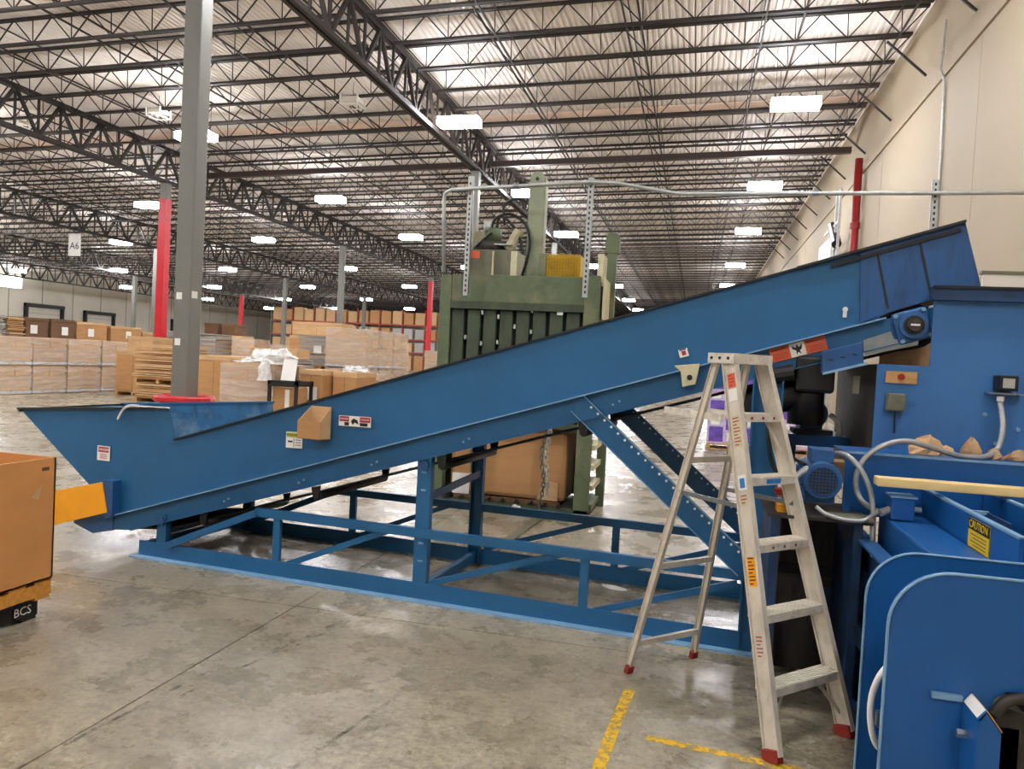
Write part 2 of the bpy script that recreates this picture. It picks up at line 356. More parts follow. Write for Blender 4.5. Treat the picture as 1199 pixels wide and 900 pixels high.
# ------------------------------------------------------------------ columns
def column(x, y, label, red=None, w=.30, sleeve=False, ytop=None, rednear=False):
    t = root('steel_column', (x, y, 0), label, 'column', 'steel roof columns')
    zt = deck(x)-1.61
    MB().box(-w/2, w/2, -w/2, w/2, 0.02, zt).build('shaft', 'col', t, bevel=.02)
    MB().box(-.3, .3, -.3, .3, 0, .02).build('base_plate', 'col', t)
    MB().box(-.2, .2, -.28, .28, zt, zt+.04).build('cap_plate', 'joist', t)
    if red:
        MB().box(-w/2-.012, w/2+.012, -w/2-.012, w/2+.012, red[0], red[1]).build('red_wrap', 'colred', t)
    if sleeve:
        MB().tube([(.42*math.cos(a*.3927), .42*math.sin(a*.3927), .77) for a in range(17)], .055, 8).build('guard_ring', 'colred', t)
        MB().cyl((0, 0, .02), (0, 0, .74), .36, 24).build('column_guard', 'colred', t, smooth=True)
    return t
c1 = column(-7.98, 10.8, 'near grey steel column rising behind the low end of the conveyor, red ring at its base', sleeve=True)
for z, y0 in ((2.35, -.11), (1.62, -.11), (2.38, .01)):
    MB().box(-.10, -.0, -.156, -.152, z, z+.11).build('posted_notice', 'lwhite', c1) if y0 < 0 else MB().box(.152, .156, -.12, .02, z, z+.11).build('posted_notice', 'lwhite', c1)
column(-8.0, 26.4, 'steel column standing directly behind the green baler')
column(-20.7, 26.4, 'bright red painted column with a grey top, at left', red=(1.5, 7.3))
column(-20.7, 42.0, 'tall grey column standing left of the green baler, in front of the racks')
column(-33.4, 42.0, 'grey column just left of the bright red column')
column(-33.4, 57.6, 'slim grey column between the white sheets and the pallet racks')
column(-20.7, 57.6, 'thin red column in front of the pallet racks, left of the baler', red=(1.2, 7.6))
column(-33.4, 73.2, 'distant grey column seen above the shrink-wrapped stacks')
c = column(-46.1, 71.0, 'distant red column with a yellow guard at its foot', red=(2.0, 7.0))
MB().box(-.3, .3, -.3, .3, .02, 2.9).build('yellow_guard', 'yellow', c)
column(-8.0, 42.0, 'column hidden deep behind the baler power unit')
column(-46.1, 55.4, 'far column by the left wall, behind the dark brown boxes')

# ------------------------------------------------------------------ high-bay lights
lens = MB().box(-.60, .60, -.24, .24, -.21, 0); hous = MB().box(-.60, .60, -.20, .20, 0, .03); hous.box(-.12, .12, -.08, .08, .03, .10); upl = MB().box(-.55, .55, .205, .235, .001, .006); upl.box(-.55, .55, -.235, -.205, .001, .006)  # diffuser deepened and upward glowing strips added to brighten the roof deck
L0 = [None]
def light(x, y, label, group):
    z = 8.5+.03*(x+7)
    t = root('high_bay_light', (x, y, z), label, 'ceiling light', group)
    if L0[0] is None:
        a = lens.build('diffuser', 'lamp', t); c_ = hous.build('housing', 'lampbox', t)
        w_ = MB().tube([(-.5, 0, .03), (-.5, 0, 1.1)], .006, 5).build('hanger_wire', 'dark', t); w2 = MB().tube([(.5, 0, .03), (.5, 0, 1.1)], .006, 5).build('hanger_wire', 'dark', t); u_ = tag(upl.build('added_uplight_strips', 'addedup', t), kind='stuff')
        L0[0] = (a.data, c_.data, w_.data, w2.data, u_.data)
    else:
        for nm, d in zip(('diffuser', 'housing', 'hanger_wire', 'hanger_wire', 'added_uplight_strips'), L0[0]):
            o = bpy.data.objects.new(nm, d); COL.objects.link(o); o.parent = t
            if nm == 'added_uplight_strips': o['kind'] = 'stuff'
cx = {2.1: 'above the right-hand wall aisle', -7.0: 'above the green baler', -15.6: 'left of centre', -24.6: 'above the left stacks', -34.2: 'over the far left stock'}
rn = {21.2: 'nearest row', 30.3: 'second row', 39.8: 'third row'}
for x, cn in cx.items():
    for y, r_ in rn.items():
        light(x, y, 'bright high-bay light in the %s, %s' % (r_, cn), 'high-bay lights in the first three rows')
for y in (52.5, 65, 78, 91):
    for x in (2.1, -7.0, -16.0, -25.4, -35.4, -45.2, -55.0): light(x, y, 'distant high-bay light, %s row back, %s' % ({52.5: 'fourth', 65: 'fifth', 78: 'sixth', 91: 'seventh'}[y], {2.1: 'in the line by the right wall', -7.0: 'in the line above the green baler', -16.0: 'in the third line from the right wall', -25.4: 'in the fourth line from the right wall', -35.4: 'in the fifth line from the right wall', -45.2: 'in the sixth line from the right wall', -55.0: 'in the line nearest the left wall'}[x]), 'distant high-bay lights')
for y in (30.3, 39.8):
    for x in (-44.5, -55.0): light(x, y, 'high-bay light toward the left wall, %s row, %s line' % ('second' if y < 35 else 'third', 'outermost' if x < -50 else 'next to outermost'), 'high-bay lights by the left wall')
for y in (12, 3, -6):
    for x in (2.1, -7, -15.6, -24.6): light(x, y, 'high-bay light overhead out of frame, %s, %s' % ({12: 'ahead of the conveyor', 3: 'right above the conveyor', -6: 'behind the viewer'}[y], {2.1: 'near the right wall', -7: 'left of the ladder', -15.6: 'far left', -24.6: 'leftmost'}[x]), 'overhead high-bay lights')
# square detector cages hung from the joists, and the aisle sign
for x, y, s, l in ((-10.1, 20.7, .42, 'small square white ceiling unit above the baler, left of the nearest centre light'), (-17, 21.2, .40, 'small square white ceiling unit beside the near grey column'), (-23.0, 21.8, .36, 'small square white ceiling unit at the far left, above the first light'),
                   (-38.5, 39, .5, 'small white ceiling unit at far left above the aisle sign'), (-32.2, 38, .5, 'small white ceiling unit left of the bright red column'), (-23, 38, .5, 'small white ceiling unit right of the near grey column')):
    t = root('ceiling_unit', (x, y, 8.75), l, 'ceiling fixture', 'square ceiling units')
    s *= 1.25; b = MB(); h = s/2
    for a, c_ in ((-h, -h), (h, -h), (h, h), (-h, h)): b.box(a-.02, a+.02, c_-.02, c_+.02, 0, .28)
    b.box(-h, h, -h, -h+.03, 0, .03); b.box(-h, h, h-.03, h, 0, .03); b.box(-h, -h+.03, -h, h, 0, .03); b.box(h-.03, h, -h, h, 0, .03)
    b.build('cage', 'lwhite', t); MB().box(-h*.9, h*.9, -h*.9, h*.9, .12, .24).build('body', 'offw', t)
    MB().tube([(0, 0, .24), (0, 0, .7)], .008, 5).build('hanger_wire', 'dark', t)
t = root('aisle_sign', (-34.5, 36.6, 6.30), 'hanging white aisle sign lettered A6 under the roof at left', 'sign')
MB().box(-.40, .40, -.02, .02, 0, 1.25).build('sign_board', 'lwhite', t)
text('lettering', 'A6', .55, 'lblack', t, (0, -.025, .55), (math.pi/2, 0, 0))
MB().tube([(0, 0, 1.25), (0, 0, 2.78)], .01, 5).build('hanger_wire', 'dark', t)

# ------------------------------------------------------------------ right wall fittings
t = root('sprinkler_riser', (WR-.18, 26.3, 0), 'red vertical sprinkler riser pipe on the cream right wall', 'pipe')
MB().cyl((0, 0, 0), (0, 0, 8.6), .12, 12).build('riser', 'pipe', t, smooth=True)
for z in (4.4, 6.4): MB().cyl((0, 0, z), (0, 0, z+.18), .15, 12).build('coupling', 'pipe', t)
t = root('dock_guard_frame', (WR-.5, 29.2, 0), 'white and grey door-track frame on the right wall beside the red riser', 'door frame')
b = MB()
for y in (-1.9, -1.3, .9): b.box(-.04, .04, y-.04, y+.04, 0, 7.9 if y < 0 else 6.2)
for z in (5.4, 6.0, 6.8): b.box(-.03, .03, -1.9, .9, z, z+.06)
b.build('track', 'galv', t)
MB().box(-.06, .06, -.9, 1.8, 3.6, 6.5).build('door_leaf', 'lwhite', t)
MB().cyl((0, -1.7, 6.1), (0, -.6, 6.9), .16, 10).build('winch', 'dark', t)
t = root('wall_conduit', (WR-.03, 18.0, 0), 'thin grey conduit climbing the cream right wall above the conveyor head', 'conduit')
MB().tube([(0, 0, 4.9), (-.01, .0, 6.5), (-.01, .10, 8.05), (-.08, .15, 8.3), (-.02, .25, 9.4)], .028, 8).build('tube', 'galv', t)
# freestanding partition behind the blue hopper
t = root('partition_panel', (3.7, 8.0, 0), 'pale freestanding panel behind the blue hopper at right edge', 'panel')
MB().box(-1.15, 1.05, 0, .06, 0, 2.68).build('sheet', 'offw', t); MB().box(-1.17, 1.07, -.01, .07, 2.68, 2.71).build('top_trim', 'tank', t)

# ------------------------------------------------------------------ the inclined belt conveyor
CA = math.radians(-4.743); S = .318; TH = math.atan(S); CW = 1.05
cv = root('belt_conveyor', (-4.056, 5.078, 0), 'long blue inclined belt conveyor with low hopper at left and head at the blue hopper', 'conveyor', rz=CA)
zf = lambda x: .372+S*x
zt_ = lambda x: .834+.3085*x
def side(name, v, t_, pts, m='blue', **k): return MB().prism(pts, v, t_).build(name, m, cv, **k)
front = [(-1.30, 1.04), (-.27, zf(-.27)), (5.05, zf(5.05)), (5.10, zt_(5.10)), (.256, .913), (.19, 1.148)]
back = [(-1.30, 1.04), (-.27, zf(-.27)), (5.05, zf(5.05)), (5.10, zt_(5.10)), (.38, zt_(.38)), (.36, 1.165)]
side('side_panel', 0, .006, front); side('side_panel', CW, .006, back, 'bluewear')
# rolled rim and rubber edge
b = MB(); b.bar((-1.32, -.01, 1.045), (.18, -.01, 1.152), .035, .018); b.build('hopper_rim', 'dark', cv)
b = MB(); b.bar((-1.32, CW+.01, 1.045), (.36, CW+.01, 1.17), .035, .018); b.build('hopper_rim', 'blue', cv)
b = MB(); b.bar((.256, -.005, .918), (5.1, -.005, zt_(5.1)+.004), .03, .012); b.build('edge_trim', 'dark', cv)
b = MB(); b.bar((.38, CW, zt_(.38)), (5.1, CW, zt_(5.1)+.004), .03, .012); b.build('edge_trim', 'dark', cv)
b = MB(); b.add([(-1.30, .006, 1.04), (-1.30, CW, 1.04), (-.27, CW, zf(-.27)), (-.27, .006, zf(-.27)), (-1.308, .006, 1.032), (-1.308, CW, 1.032), (-.278, CW, zf(-.27)-.008), (-.278, .006, zf(-.27)-.008)],
               [(0, 1, 2, 3), (4, 7, 6, 5), (0, 3, 7, 4), (1, 5, 6, 2), (0, 4, 5, 1), (3, 2, 6, 7)]); b.build('end_panel', 'bluewear', cv)
MB().box(-1.31, -1.29, -.02, CW+.02, 1.02, 1.05).build('hopper_rim', 'dark', cv)
# lip and channel stringers
for v, o in ((0, -1), (CW, 1)):
    MB().bar((-.34, v+o*.025, zf(-.34)), (5.08, v+o*.025, zf(5.08)), .05, .008).build('lip', 'bluelip', cv)
    b = MB(); x0, x1 = -.55, 5.33
    b.prism([(x0+.12, .155), (-.1, zf(-.1)-.155), (x1, zf(x1)-.165), (x1, zf(x1)-.006), (x0+.25, zf(x0+.25)-.006), (x0+.1, .21)], v-.004 if o < 0 else v-.002, .006)
    b.bar((-.1, v+o*.02, zf(-.1)-.152), (x1, v+o*.02, zf(x1)-.162), .045, .006)
    b.build('stringer', 'blue', cv)
    MB().prism([(-.70, .175), (-.5, .115), (-.30, .16), (-.30, .30), (-.5, .27), (-.68, .21)], v-.01, .02).build('tail_plate', 'bluedk', cv)
# belts, rollers, drums
c2 = Vector((math.cos(TH), 0, math.sin(TH)))
b = MB(); b.bar((-.40, CW/2, zf(-.40)+.012), (5.22, CW/2, zf(5.22)+.012), CW-.05, .012); b.build('carrying_belt', 'rubber', cv)
b = MB(); P = [(-.58, .17), (-.5, .14), (-.3, .165), (.2, zf(.2)-.215), (5.15, zf(5.15)-.20)]
for i in range(4): b.bar((P[i][0], CW/2, P[i][1]), (P[i+1][0], CW/2, P[i+1][1]), CW-.12, .012)
b.build('return_belt', 'rubber', cv)
for k in range(11): MB().bar((.1+.48*k, CW/2-.46, zf(.1+.48*k)+.05), (.1+.48*k, CW/2+.46, zf(.1+.48*k)+.05), .012, .06).build('belt_cleat', 'rubber', cv)
for x in (.55, 1.5, 2.45, 3.4, 4.3):
    MB().cyl((x, .02, zf(x)-.235), (x, CW-.02, zf(x)-.235), .03, 14).build('return_roller', 'dark', cv, smooth=True)
    for v in (.0, CW):
        MB().prism([(x-.035, zf(x)-.172), (x+.035, zf(x)-.152), (x+.02, zf(x)-.245), (x-.02, zf(x)-.25)], v-.01, .012).build('roller_bracket', 'dark', cv)
MB().cyl((-.5, .03, .235), (-.5, CW-.03, .235), .09, 20).build('tail_drum', 'dark', cv, smooth=True)
MB().cyl((5.23, .04, 1.95), (5.23, CW-.04, 1.95), .125, 24).build('head_drum', 'rubber', cv, smooth=True)
# head hood: overlapping plates
hood = [(4.95, zf(4.95)+.008), (5.07, 2.015), (5.535, 2.175), (5.44, 2.515), (4.93, zt_(4.93)+.01)]
side('head_hood', -.012, .008, hood, 'bluedk'); side('head_hood', CW+.004, .008, hood, 'bluedk')
b = MB(); b.bar((4.6, -.012, zt_(4.6)+.006), (5.44, -.012, 2.52), .05, .014); b.build('hood_rim', 'dark', cv)
b = MB()
for x in (5.09, 5.3): b.bar((x, -.014, zf(x)+.05), (x-.075, -.014, zt_(x-.075)-.03), .004, .012, (1, 0, 0))
b.build('hood_seam', 'dark', cv)
MB().bar((4.78, -.016, zt_(4.78)-.035), (5.42, -.016, 2.475), .01, .02).build('hood_seam', 'dark', cv)
b = MB(); b.bar((5.10, CW/2, 2.02), (5.53, CW/2, 2.19), CW, .006); b.build('hood_apron', 'grime', cv)
# bearing block
sq = [(5.215+.125*math.cos(TH+math.pi/4*k_), 1.95+.125*math.sin(TH+math.pi/4*k_)) for k_ in (1, 3, 5, 7)]
be = MB().prism(sq, -.035, .03).build('bearing_block', 'motor', cv, bevel=.014)
MB().cyl((5.215, -.035, 1.95), (5.215, -.07, 1.95), .072, 24).build('bearing_housing', 'motor', be, smooth=True)
MB().cyl((5.215, -.07, 1.95), (5.215, -.082, 1.95), .052, 20).build('bearing_ring', 'dark', be)
MB().cyl((5.215, -.082, 1.95), (5.215, -.10, 1.95), .034, 16).build('shaft_end', 'grime', be)
MB().box(5.195, 5.24, -.103, -.10, 1.945, 1.955).build('shaft_key', 'lwhite', be)
for k_ in (1, 3, 5, 7):
    a_ = TH+math.pi/4*k_; MB().cyl((5.215+.100*math.cos(a_), -.035, 1.95+.100*math.sin(a_)), (5.215+.100*math.cos(a_), -.052, 1.95+.100*math.sin(a_)), .012, 6).build('bolt', 'bluelip', be)
side('takeup_plate', -.02, .012, [(4.985, 1.775), (5.25, 1.845), (5.25, 1.872), (5.13, 1.872), (5.11, 1.915), (4.975, 1.862)], 'steel')
g = MB(); g.prism([(4.76, 1.66), (4.97, 1.725), (4.955, 1.845), (4.755, 1.785)], -.16, .10); g.build('drive_guard', 'bluedk', cv, bevel=.006)
MB().prism([(4.765, 1.655), (4.985, 1.722), (4.982, 1.735), (4.763, 1.668)], -.175, .02).build('guard_lip', 'bluelip', cv)
for x in (4.80, 4.86, 4.92): MB().box(x-.012, x+.012, -.163, -.160, 1.735+.3*(x-4.8), 1.742+.3*(x-4.8)).build('guard_slot', 'black', cv)
# gearmotor under the head
gm_ = MB().cyl((4.30, .10, 1.44), (4.72, .10, 1.56), .095, 20).build('gear_motor', 'black', cv, smooth=True)
b = MB(); b.cyl((4.70, .10, 1.70), (4.70, .10, 1.36), .10, 20); b.build('motor_end', 'black', gm_, smooth=True)
MB().box(4.63, 4.84, -.03, .24, 1.55, 1.76).build('gearbox', 'black', gm_, bevel=.02)
MB().cyl((4.45, -.02, 1.62), (4.62, -.02, 1.66), .05, 12).build('cable_gland_box', 'dark', gm_)
MB().tube(spline([(4.50, .0, 1.56), (4.50, -.08, 1.30), (4.55, -.10, 1.10), (4.70, -.12, 1.02)]), .012, 8).build('power_cable', 'black', gm_)
MB().box(4.93, 4.965, -.06, -.052, 1.56, 1.66).build('hanging_tag', 'tank', cv)
# sensor bracket
s_ = MB().prism([(3.945, 1.665), (4.095, 1.685), (4.075, 1.56), (4.0, 1.54), (3.985, 1.63)], -.06, .012).build('sensor_bracket', 'cream', cv, bevel=.004)
MB().cyl((4.04, -.062, 1.60), (4.04, -.068, 1.60), .016, 14).build('bracket_bolt', 'dark', s_)
# end yellow guard
y_ = MB().prism([(-.285, .315), (-.345, .545), (-1.05, .375), (-1.0, .10)], -.09, .012).build('tail_guard', 'yellow', cv, bevel=.003)
MB().box(-.335, -.245, -.078, .0, .28, .56).build('guard_mount', 'bluedk', cv)
# leg frames
def leg(x, v, ztop, w=.085, n=3, o=-1):
    b = MB(); y0 = v+o*.006
    b.box(x-w/2, x+w/2, y0-.006 if o < 0 else y0, y0 if o < 0 else y0+.006, .02, ztop)
    b.box(x-w/2, x-w/2+.008, min(y0, y0-o*.05), max(y0, y0-o*.05), .02, ztop); b.box(x+w/2-.008, x+w/2, min(y0, y0-o*.05), max(y0, y0-o*.05), .02, ztop)
    l = b.build('leg', 'blue', cv)
    s = MB()
    k = max(2, int(ztop/.12))
    for i in range(k):
        if (i % 4) in (1, 2): 
            z = .14+i*.12
            if z < ztop-.05: s.box(x-.018, x+.018, y0+o*.0075-.001, y0+o*.0075+.001, z, z+.012)
    if s.v: tag(s.build('leg_slots', 'bluelip', l), kind='stuff')
    g = MB().cyl((x, y0+o*.006, ztop-.06), (x, y0+o*.02, ztop-.06), .035, 12).build('pivot_bolt', 'bluedk', l)
    return l
for v, o in ((0, -1), (CW, 1)):
    leg(.17, v, zf(.17)-.08, o=o); leg(2.33, v, zf(2.33)-.14, .10, o=o); 
    b = MB()
    b.box(4.40, 4.41, v-.05, v+.05, .02, zf(4.4)-.16); b.box(4.56, 4.57, v-.05, v+.05, .02, zf(4.5)-.14); b.box(4.40, 4.57, v-.004, v+.004, .02, zf(4.5)-.16)
    b.build('head_leg', 'blue', cv)
    # base side truss
    b = MB(); e = o*.012
    b.box(-.03, 4.48, v+e-.006, v+e+.006, .005, .12); b.build('base_rail', 'blue', cv)
    MB().box(-.06, 4.50, min(v+e, v+o*.085), max(v+e, v+o*.085), 0, .010).build('base_lip', 'bluelip', cv)
    b = MB(); b.box(1.02, 4.42, v+e-.02, v+e+.02, .425, .485); b.bar((.21, v+e, .10), (1.04, v+e, .455), .04, .05); b.build('top_rail', 'blue', cv)
    for x in (1.20, 3.46): MB().box(x-.028, x+.028, v+e-.012, v+e+.018, .12, .43).build('base_post', 'blue', cv)
    for a, c_ in (((1.28, .10), (2.08, .44)), ((2.40, .12), (3.32, .44)), ((3.52, .10), (4.38, .40))):
        MB().bar((a[0], v+e+.01, a[1]), (c_[0], v+e+.01, c_[1]), .02, .04).build('base_diagonal', 'blue', cv)
    # head brace with its row of holes
    a = Vector((3.36, v+o*.02, 1.40)); c_ = Vector((4.42, v+o*.02, .50)); d = (c_-a).normalized(); nn = Vector((-d.z, 0, d.x))
    b = MB(); b.bar(a, c_, .008, .125, nn); b.bar(a+nn*-.0, c_, .03, .006, nn, off=(0, .0625)); b.bar(a, c_, .03, .006, nn, off=(0, -.0625))
    br = b.build('head_brace', 'blue', cv)
    for sg in (-1, 1): MB().bar(a+nn*sg*.0625+Vector((0, o*.017, 0)), c_+nn*sg*.0625+Vector((0, o*.017, 0)), .004, .005).build('brace_edge', 'bluelip', br)
    h = MB()
    for i in range(22):
        p = a+d*(.08+.058*i)+nn*(.042 if nn.z > 0 else -.042)
        h.cyl(p+Vector((0, .0075, 0)), p+Vector((0, -.0075, 0)), .008, 8)
    tag(h.build('brace_holes', 'lwhite', br), kind='stuff')
for x in (.0, 2.33, 4.45): MB().box(x-.025, x+.025, .0, CW, .03, .10).build('cross_member', 'blue', cv)
MB().bar((2.36, .02, .70), (2.36, CW, .74), .012, .055).build('cross_tie', 'bluedk', cv)
MB().bar((.17, .02, .2), (.17, CW, .2), .012, .05).build('cross_tie', 'bluedk', cv)
MB().box(4.47, 4.53, .02, CW, 1.05, 1.15).build('cross_tie', 'blue', cv)
for x in (.75, 1.38, 1.95, 2.62, 3.6):   # bolts on the stringer
    for q in (-.02, .02): MB().cyl((x+q, -.004, zf(x)-.10+q*.6), (x+q, -.016, zf(x)-.10+q*.6), .008, 6).build('bolt', 'bluelip', cv)
# labels stuck on the conveyor
RX = (math.pi/2, 0, 0)
def label(x, z, w, h, m, ang=0, parent=cv, v=-.0075, name='warning_label'):
    e = bpy.data.objects.new(name, MB().box(-w/2, w/2, -.001, .001, -h/2, h/2).build('tmp', m).data); bpy.data.objects.remove(bpy.data.objects['tmp'])
    COL.objects.link(e); e.parent = parent; e.location = (x, v, z); e.rotation_euler = (0, -ang, 0); return e
def sub(p, name, x0, x1, z0, z1, m, d=-.0022): return MB().box(x0, x1, d, -.001, z0, z1).build(name, m, p)
l = label(-.42, .755, .125, .115, 'lwhite'); l['label'] = 'white sticker with a red DANGER header'
sub(l, 'header', -.052, .052, .008, .05, 'lred'); text('lettering', 'DANGER', .028, 'lwhite', l, (0, -.0026, .028), RX)
for k in range(3): sub(l, 'text_line', -.035, .035, -.012-.014*k, -.007-.014*k, 'lred')
l = label(1.305, 1.0, .135, .115, 'lwhite', .02); l['label'] = 'white sticker with lime WARNING header'
sub(l, 'header', -.062, .062, .018, .052, 'lgreen'); text('lettering', 'WARNING', .027, 'lblack', l, (0, -.0026, .034), RX)
sub(l, 'divider', -.004, .0, -.05, .012, 'lblack'); sub(l, 'text_line', -.05, -.014, -.018, -.006, 'lblack')
for k in range(3): sub(l, 'text_line', .01, .055, -.002-.018*k, .003-.018*k, 'tank')
l = label(1.785, 1.168, .25, .072, 'lwhite', .01); l['label'] = 'white sticker with red and black warning blocks'
sub(l, 'header', -.12, -.045, -.004, .032, 'lred'); sub(l, 'header', .04, .12, -.004, .032, 'lred'); sub(l, 'block', -.08, -.045, -.032, -.008, 'lblack'); sub(l, 'block', .04, .10, -.03, -.008, 'lblack')
text('lettering', 'DANGER', .016, 'lwhite', l, (-.082, -.0026, .014), RX); text('lettering', 'DANGER', .016, 'lwhite', l, (.08, -.0026, .014), RX); MB().prism([(-.03, .0), (-.01, .02), (.02, .01), (.03, -.02), (.0, -.008), (-.015, -.025)], -.0022, .001).build('symbol', 'lblack', l)
l = label(3.99, 1.745, .055, .05, 'lwhite', TH); sub(l, 'symbol', -.01, .014, -.015, .012, 'lred'); sub(l, 'header', -.02, .02, .017, .024, 'lblack')
l = label(4.635, 1.795, .31, .082, 'orange', TH, v=-.012); l['label'] = 'orange WARNING label with a black hand symbol'
sub(l, 'centre_panel', -.045, .04, -.039, .039, 'lwhite')
MB().prism([(-.03, .028), (-.012, .012), (-.003, .03), (.008, .012), (.028, .03), (.02, .0), (.008, -.008), (.012, -.03), (-.002, -.014), (-.012, -.028), (-.012, -.004), (-.03, .008)], -.0034, .001).build('hand_symbol', 'lblack', l)
for sx in (-1, 1):
    text('lettering', 'WARNING', .02, 'lblack', l, (sx*.10, -.0026, .026), RX)
    for k in range(3): sub(l, 'text_line', sx*.10-.04, sx*.10+.04, -.004-.012*k, -.001-.012*k, 'lred')
MB().cyl((4.87, -.006, 2.03), (4.87, -.03, 2.03), .014, 10).build('eye_bolt', 'lwhite', cv)
MB().box(4.860, 4.880, -.02, -.008, 1.985, 2.03).build('eye_bolt', 'lwhite', cv)
# plastic film scrap snagged on the rim
fs_ = MB().tube(spline([(.22, -.03, 1.155), (-.02, -.03, 1.15), (-.16, -.035, 1.145), (-.22, -.035, 1.11), (-.27, -.032, 1.03)]), [.006]*8+[.011]*9+[.009]*7+[.003], 5).build('plastic_film_scrap', 'filmw', None)
fs_.matrix_world = Matrix.Translation((-4.056, 5.078, 0)) @ Matrix.Rotation(CA, 4, 'Z'); tag(fs_, 'torn strip of clear plastic film caught on the hopper rim', 'plastic film')
# small open cardboard holder on the side of the conveyor
hx = root('cardboard_holder', (0, 0, 0), 'small open cardboard holder stuck on the conveyor side', 'box'); hx.location = Matrix.Translation((-4.056, 5.078, 0)) @ Matrix.Rotation(CA, 4, 'Z') @ Vector((1.50, -.012, 1.03)); hx.rotation_euler.z = CA
MB().box(-.06, .10, -.006, 0, 0, .225).build('back_flap', 'boardlt', hx)
MB().box(-.10, .08, -.106, -.10, 0, .125).build('front_flap', 'board', hx)
MB().add([(-.10, -.10, 0), (-.10, -.10, .125), (-.06, -.004, .225), (-.06, -.004, 0), (-.096, -.10, 0), (-.096, -.10, .125), (-.056, -.004, .225), (-.056, -.004, 0)], [(0, 1, 2, 3), (4, 7, 6, 5), (0, 4, 5, 1), (1, 5, 6, 2), (2, 6, 7, 3), (0, 3, 7, 4)]).build('side_flap', 'boardlt', hx)
MB().add([(.076, -.10, 0), (.076, -.10, .125), (.096, -.004, .225), (.096, -.004, 0), (.08, -.10, 0), (.08, -.10, .125), (.10, -.004, .225), (.10, -.004, 0)], [(0, 1, 2, 3), (4, 7, 6, 5), (0, 4, 5, 1), (1, 5, 6, 2), (2, 6, 7, 3), (0, 3, 7, 4)]).build('side_flap', 'boardlt', hx)
MB().prism([(-.10, -.106), (.08, -.106), (.10, -.001), (-.06, -.001)], 0, .005, 'z').build('bottom', 'kraft', hx)

# ------------------------------------------------------------------ aluminium step ladder
Fc = Vector((.587, 3.58, 0)); Rc = Vector((-.093, 4.32, 0)); wd = Vector((.352, .367, 0)).normalized()
Tc = Fc.lerp(Rc, .56); HT = 1.735
ld = root('step_ladder', Fc.lerp(Rc, .5), 'tall aluminium step ladder standing open in front of the conveyor head', 'ladder')
org = Vector(ld.location)
dd = (Rc-Fc).normalized()
def LB(): return MB()
def P_(v): return v-org
def rail(p0, p1, depth, flange, name, m='alu'):
    p0, p1 = P_(p0), P_(p1); d = (p1-p0).normalized(); out = wd; dp = out.cross(d).normalized()
    b = MB(); b.bar(p0, p1, .005, depth, dp)
    b.bar(p0, p1, flange, .004, dp, off=(0, depth/2)); b.bar(p0, p1, flange, .004, dp, off=(0, -depth/2))
    return b.build(name, m, ld)
fr = []
for s in (-1, 1):
    b0 = Fc+wd*s*.254; t0 = Tc-dd*.045+wd*s*.118+Vector((0, 0, HT-.03))
    fr.append((b0, t0)); rl = rail(b0+Vector((0, 0, .03)), t0, .078, .03, 'front_rail')
    MB().bar(P_(b0), P_(b0+(t0-b0)*.03), .04, .085, wd.cross((t0-b0).normalized())).build('rubber_foot', 'redrub', ld, bevel=.005)
    if s < 0:
        ax = (t0-b0).normalized(); rot = Matrix((wd, -(wd.cross(ax)), ax)).transposed()
        # labels on the outer web of the left rail
        for q, h, w, m_, nm in ((.94, .07, .045, 'orange', 'warning_label'), (.90, .06, .05, 'lwhite', 'instruction_label'), (.80, .15, .05, 'cream', 'instruction_label'), (.665, .07, .045, 'lwhite', 'maker_label'), (.62, .05, .045, 'cream', 'instruction_label'), (.44, .13, .045, 'yellow', 'warning_label'), (.26, .10, .045, 'cream', 'instruction_label')):
            c_ = P_(b0.lerp(t0, q))-wd*.0035; dp = wd.cross(ax).normalized()
            lb = MB().bar(c_-ax*h/2, c_+ax*h/2, .002, w, dp).build(nm, m_, ld)
            if m_ in ('cream', 'yellow', 'orange'):
                g = MB()
                for k in range(int(h/.016)): g.bar(c_-wd*.0012+ax*(-h/2+.012+k*.016)-dp*w*.36, c_-wd*.0012+ax*(-h/2+.012+k*.016)+dp*w*(.36 if k % 3 else .1), .002, .005, ax)
                g.build('text_line', 'lred' if m_ != 'yellow' else 'lblack', lb)
            if nm == 'maker_label': MB().bar(c_-wd*.0015-ax*.025, c_-wd*.0015+ax*.02, .002, .028, dp).build('emblem', 'lblue', lb)
rr_ = []
for s in (-1, 1):
    b0 = Rc+wd*s*.245; t0 = Tc+dd*.05+wd*s*.112+Vector((0, 0, HT-.04))
    rr_.append((b0, t0)); rail(b0+Vector((0, 0, .03)), t0, .034, .022, 'rear_leg')
    MB().bar(P_(b0), P_(b0+(t0-b0)*.025), .03, .045, wd).build('rubber_foot', 'redrub', ld, bevel=.004)
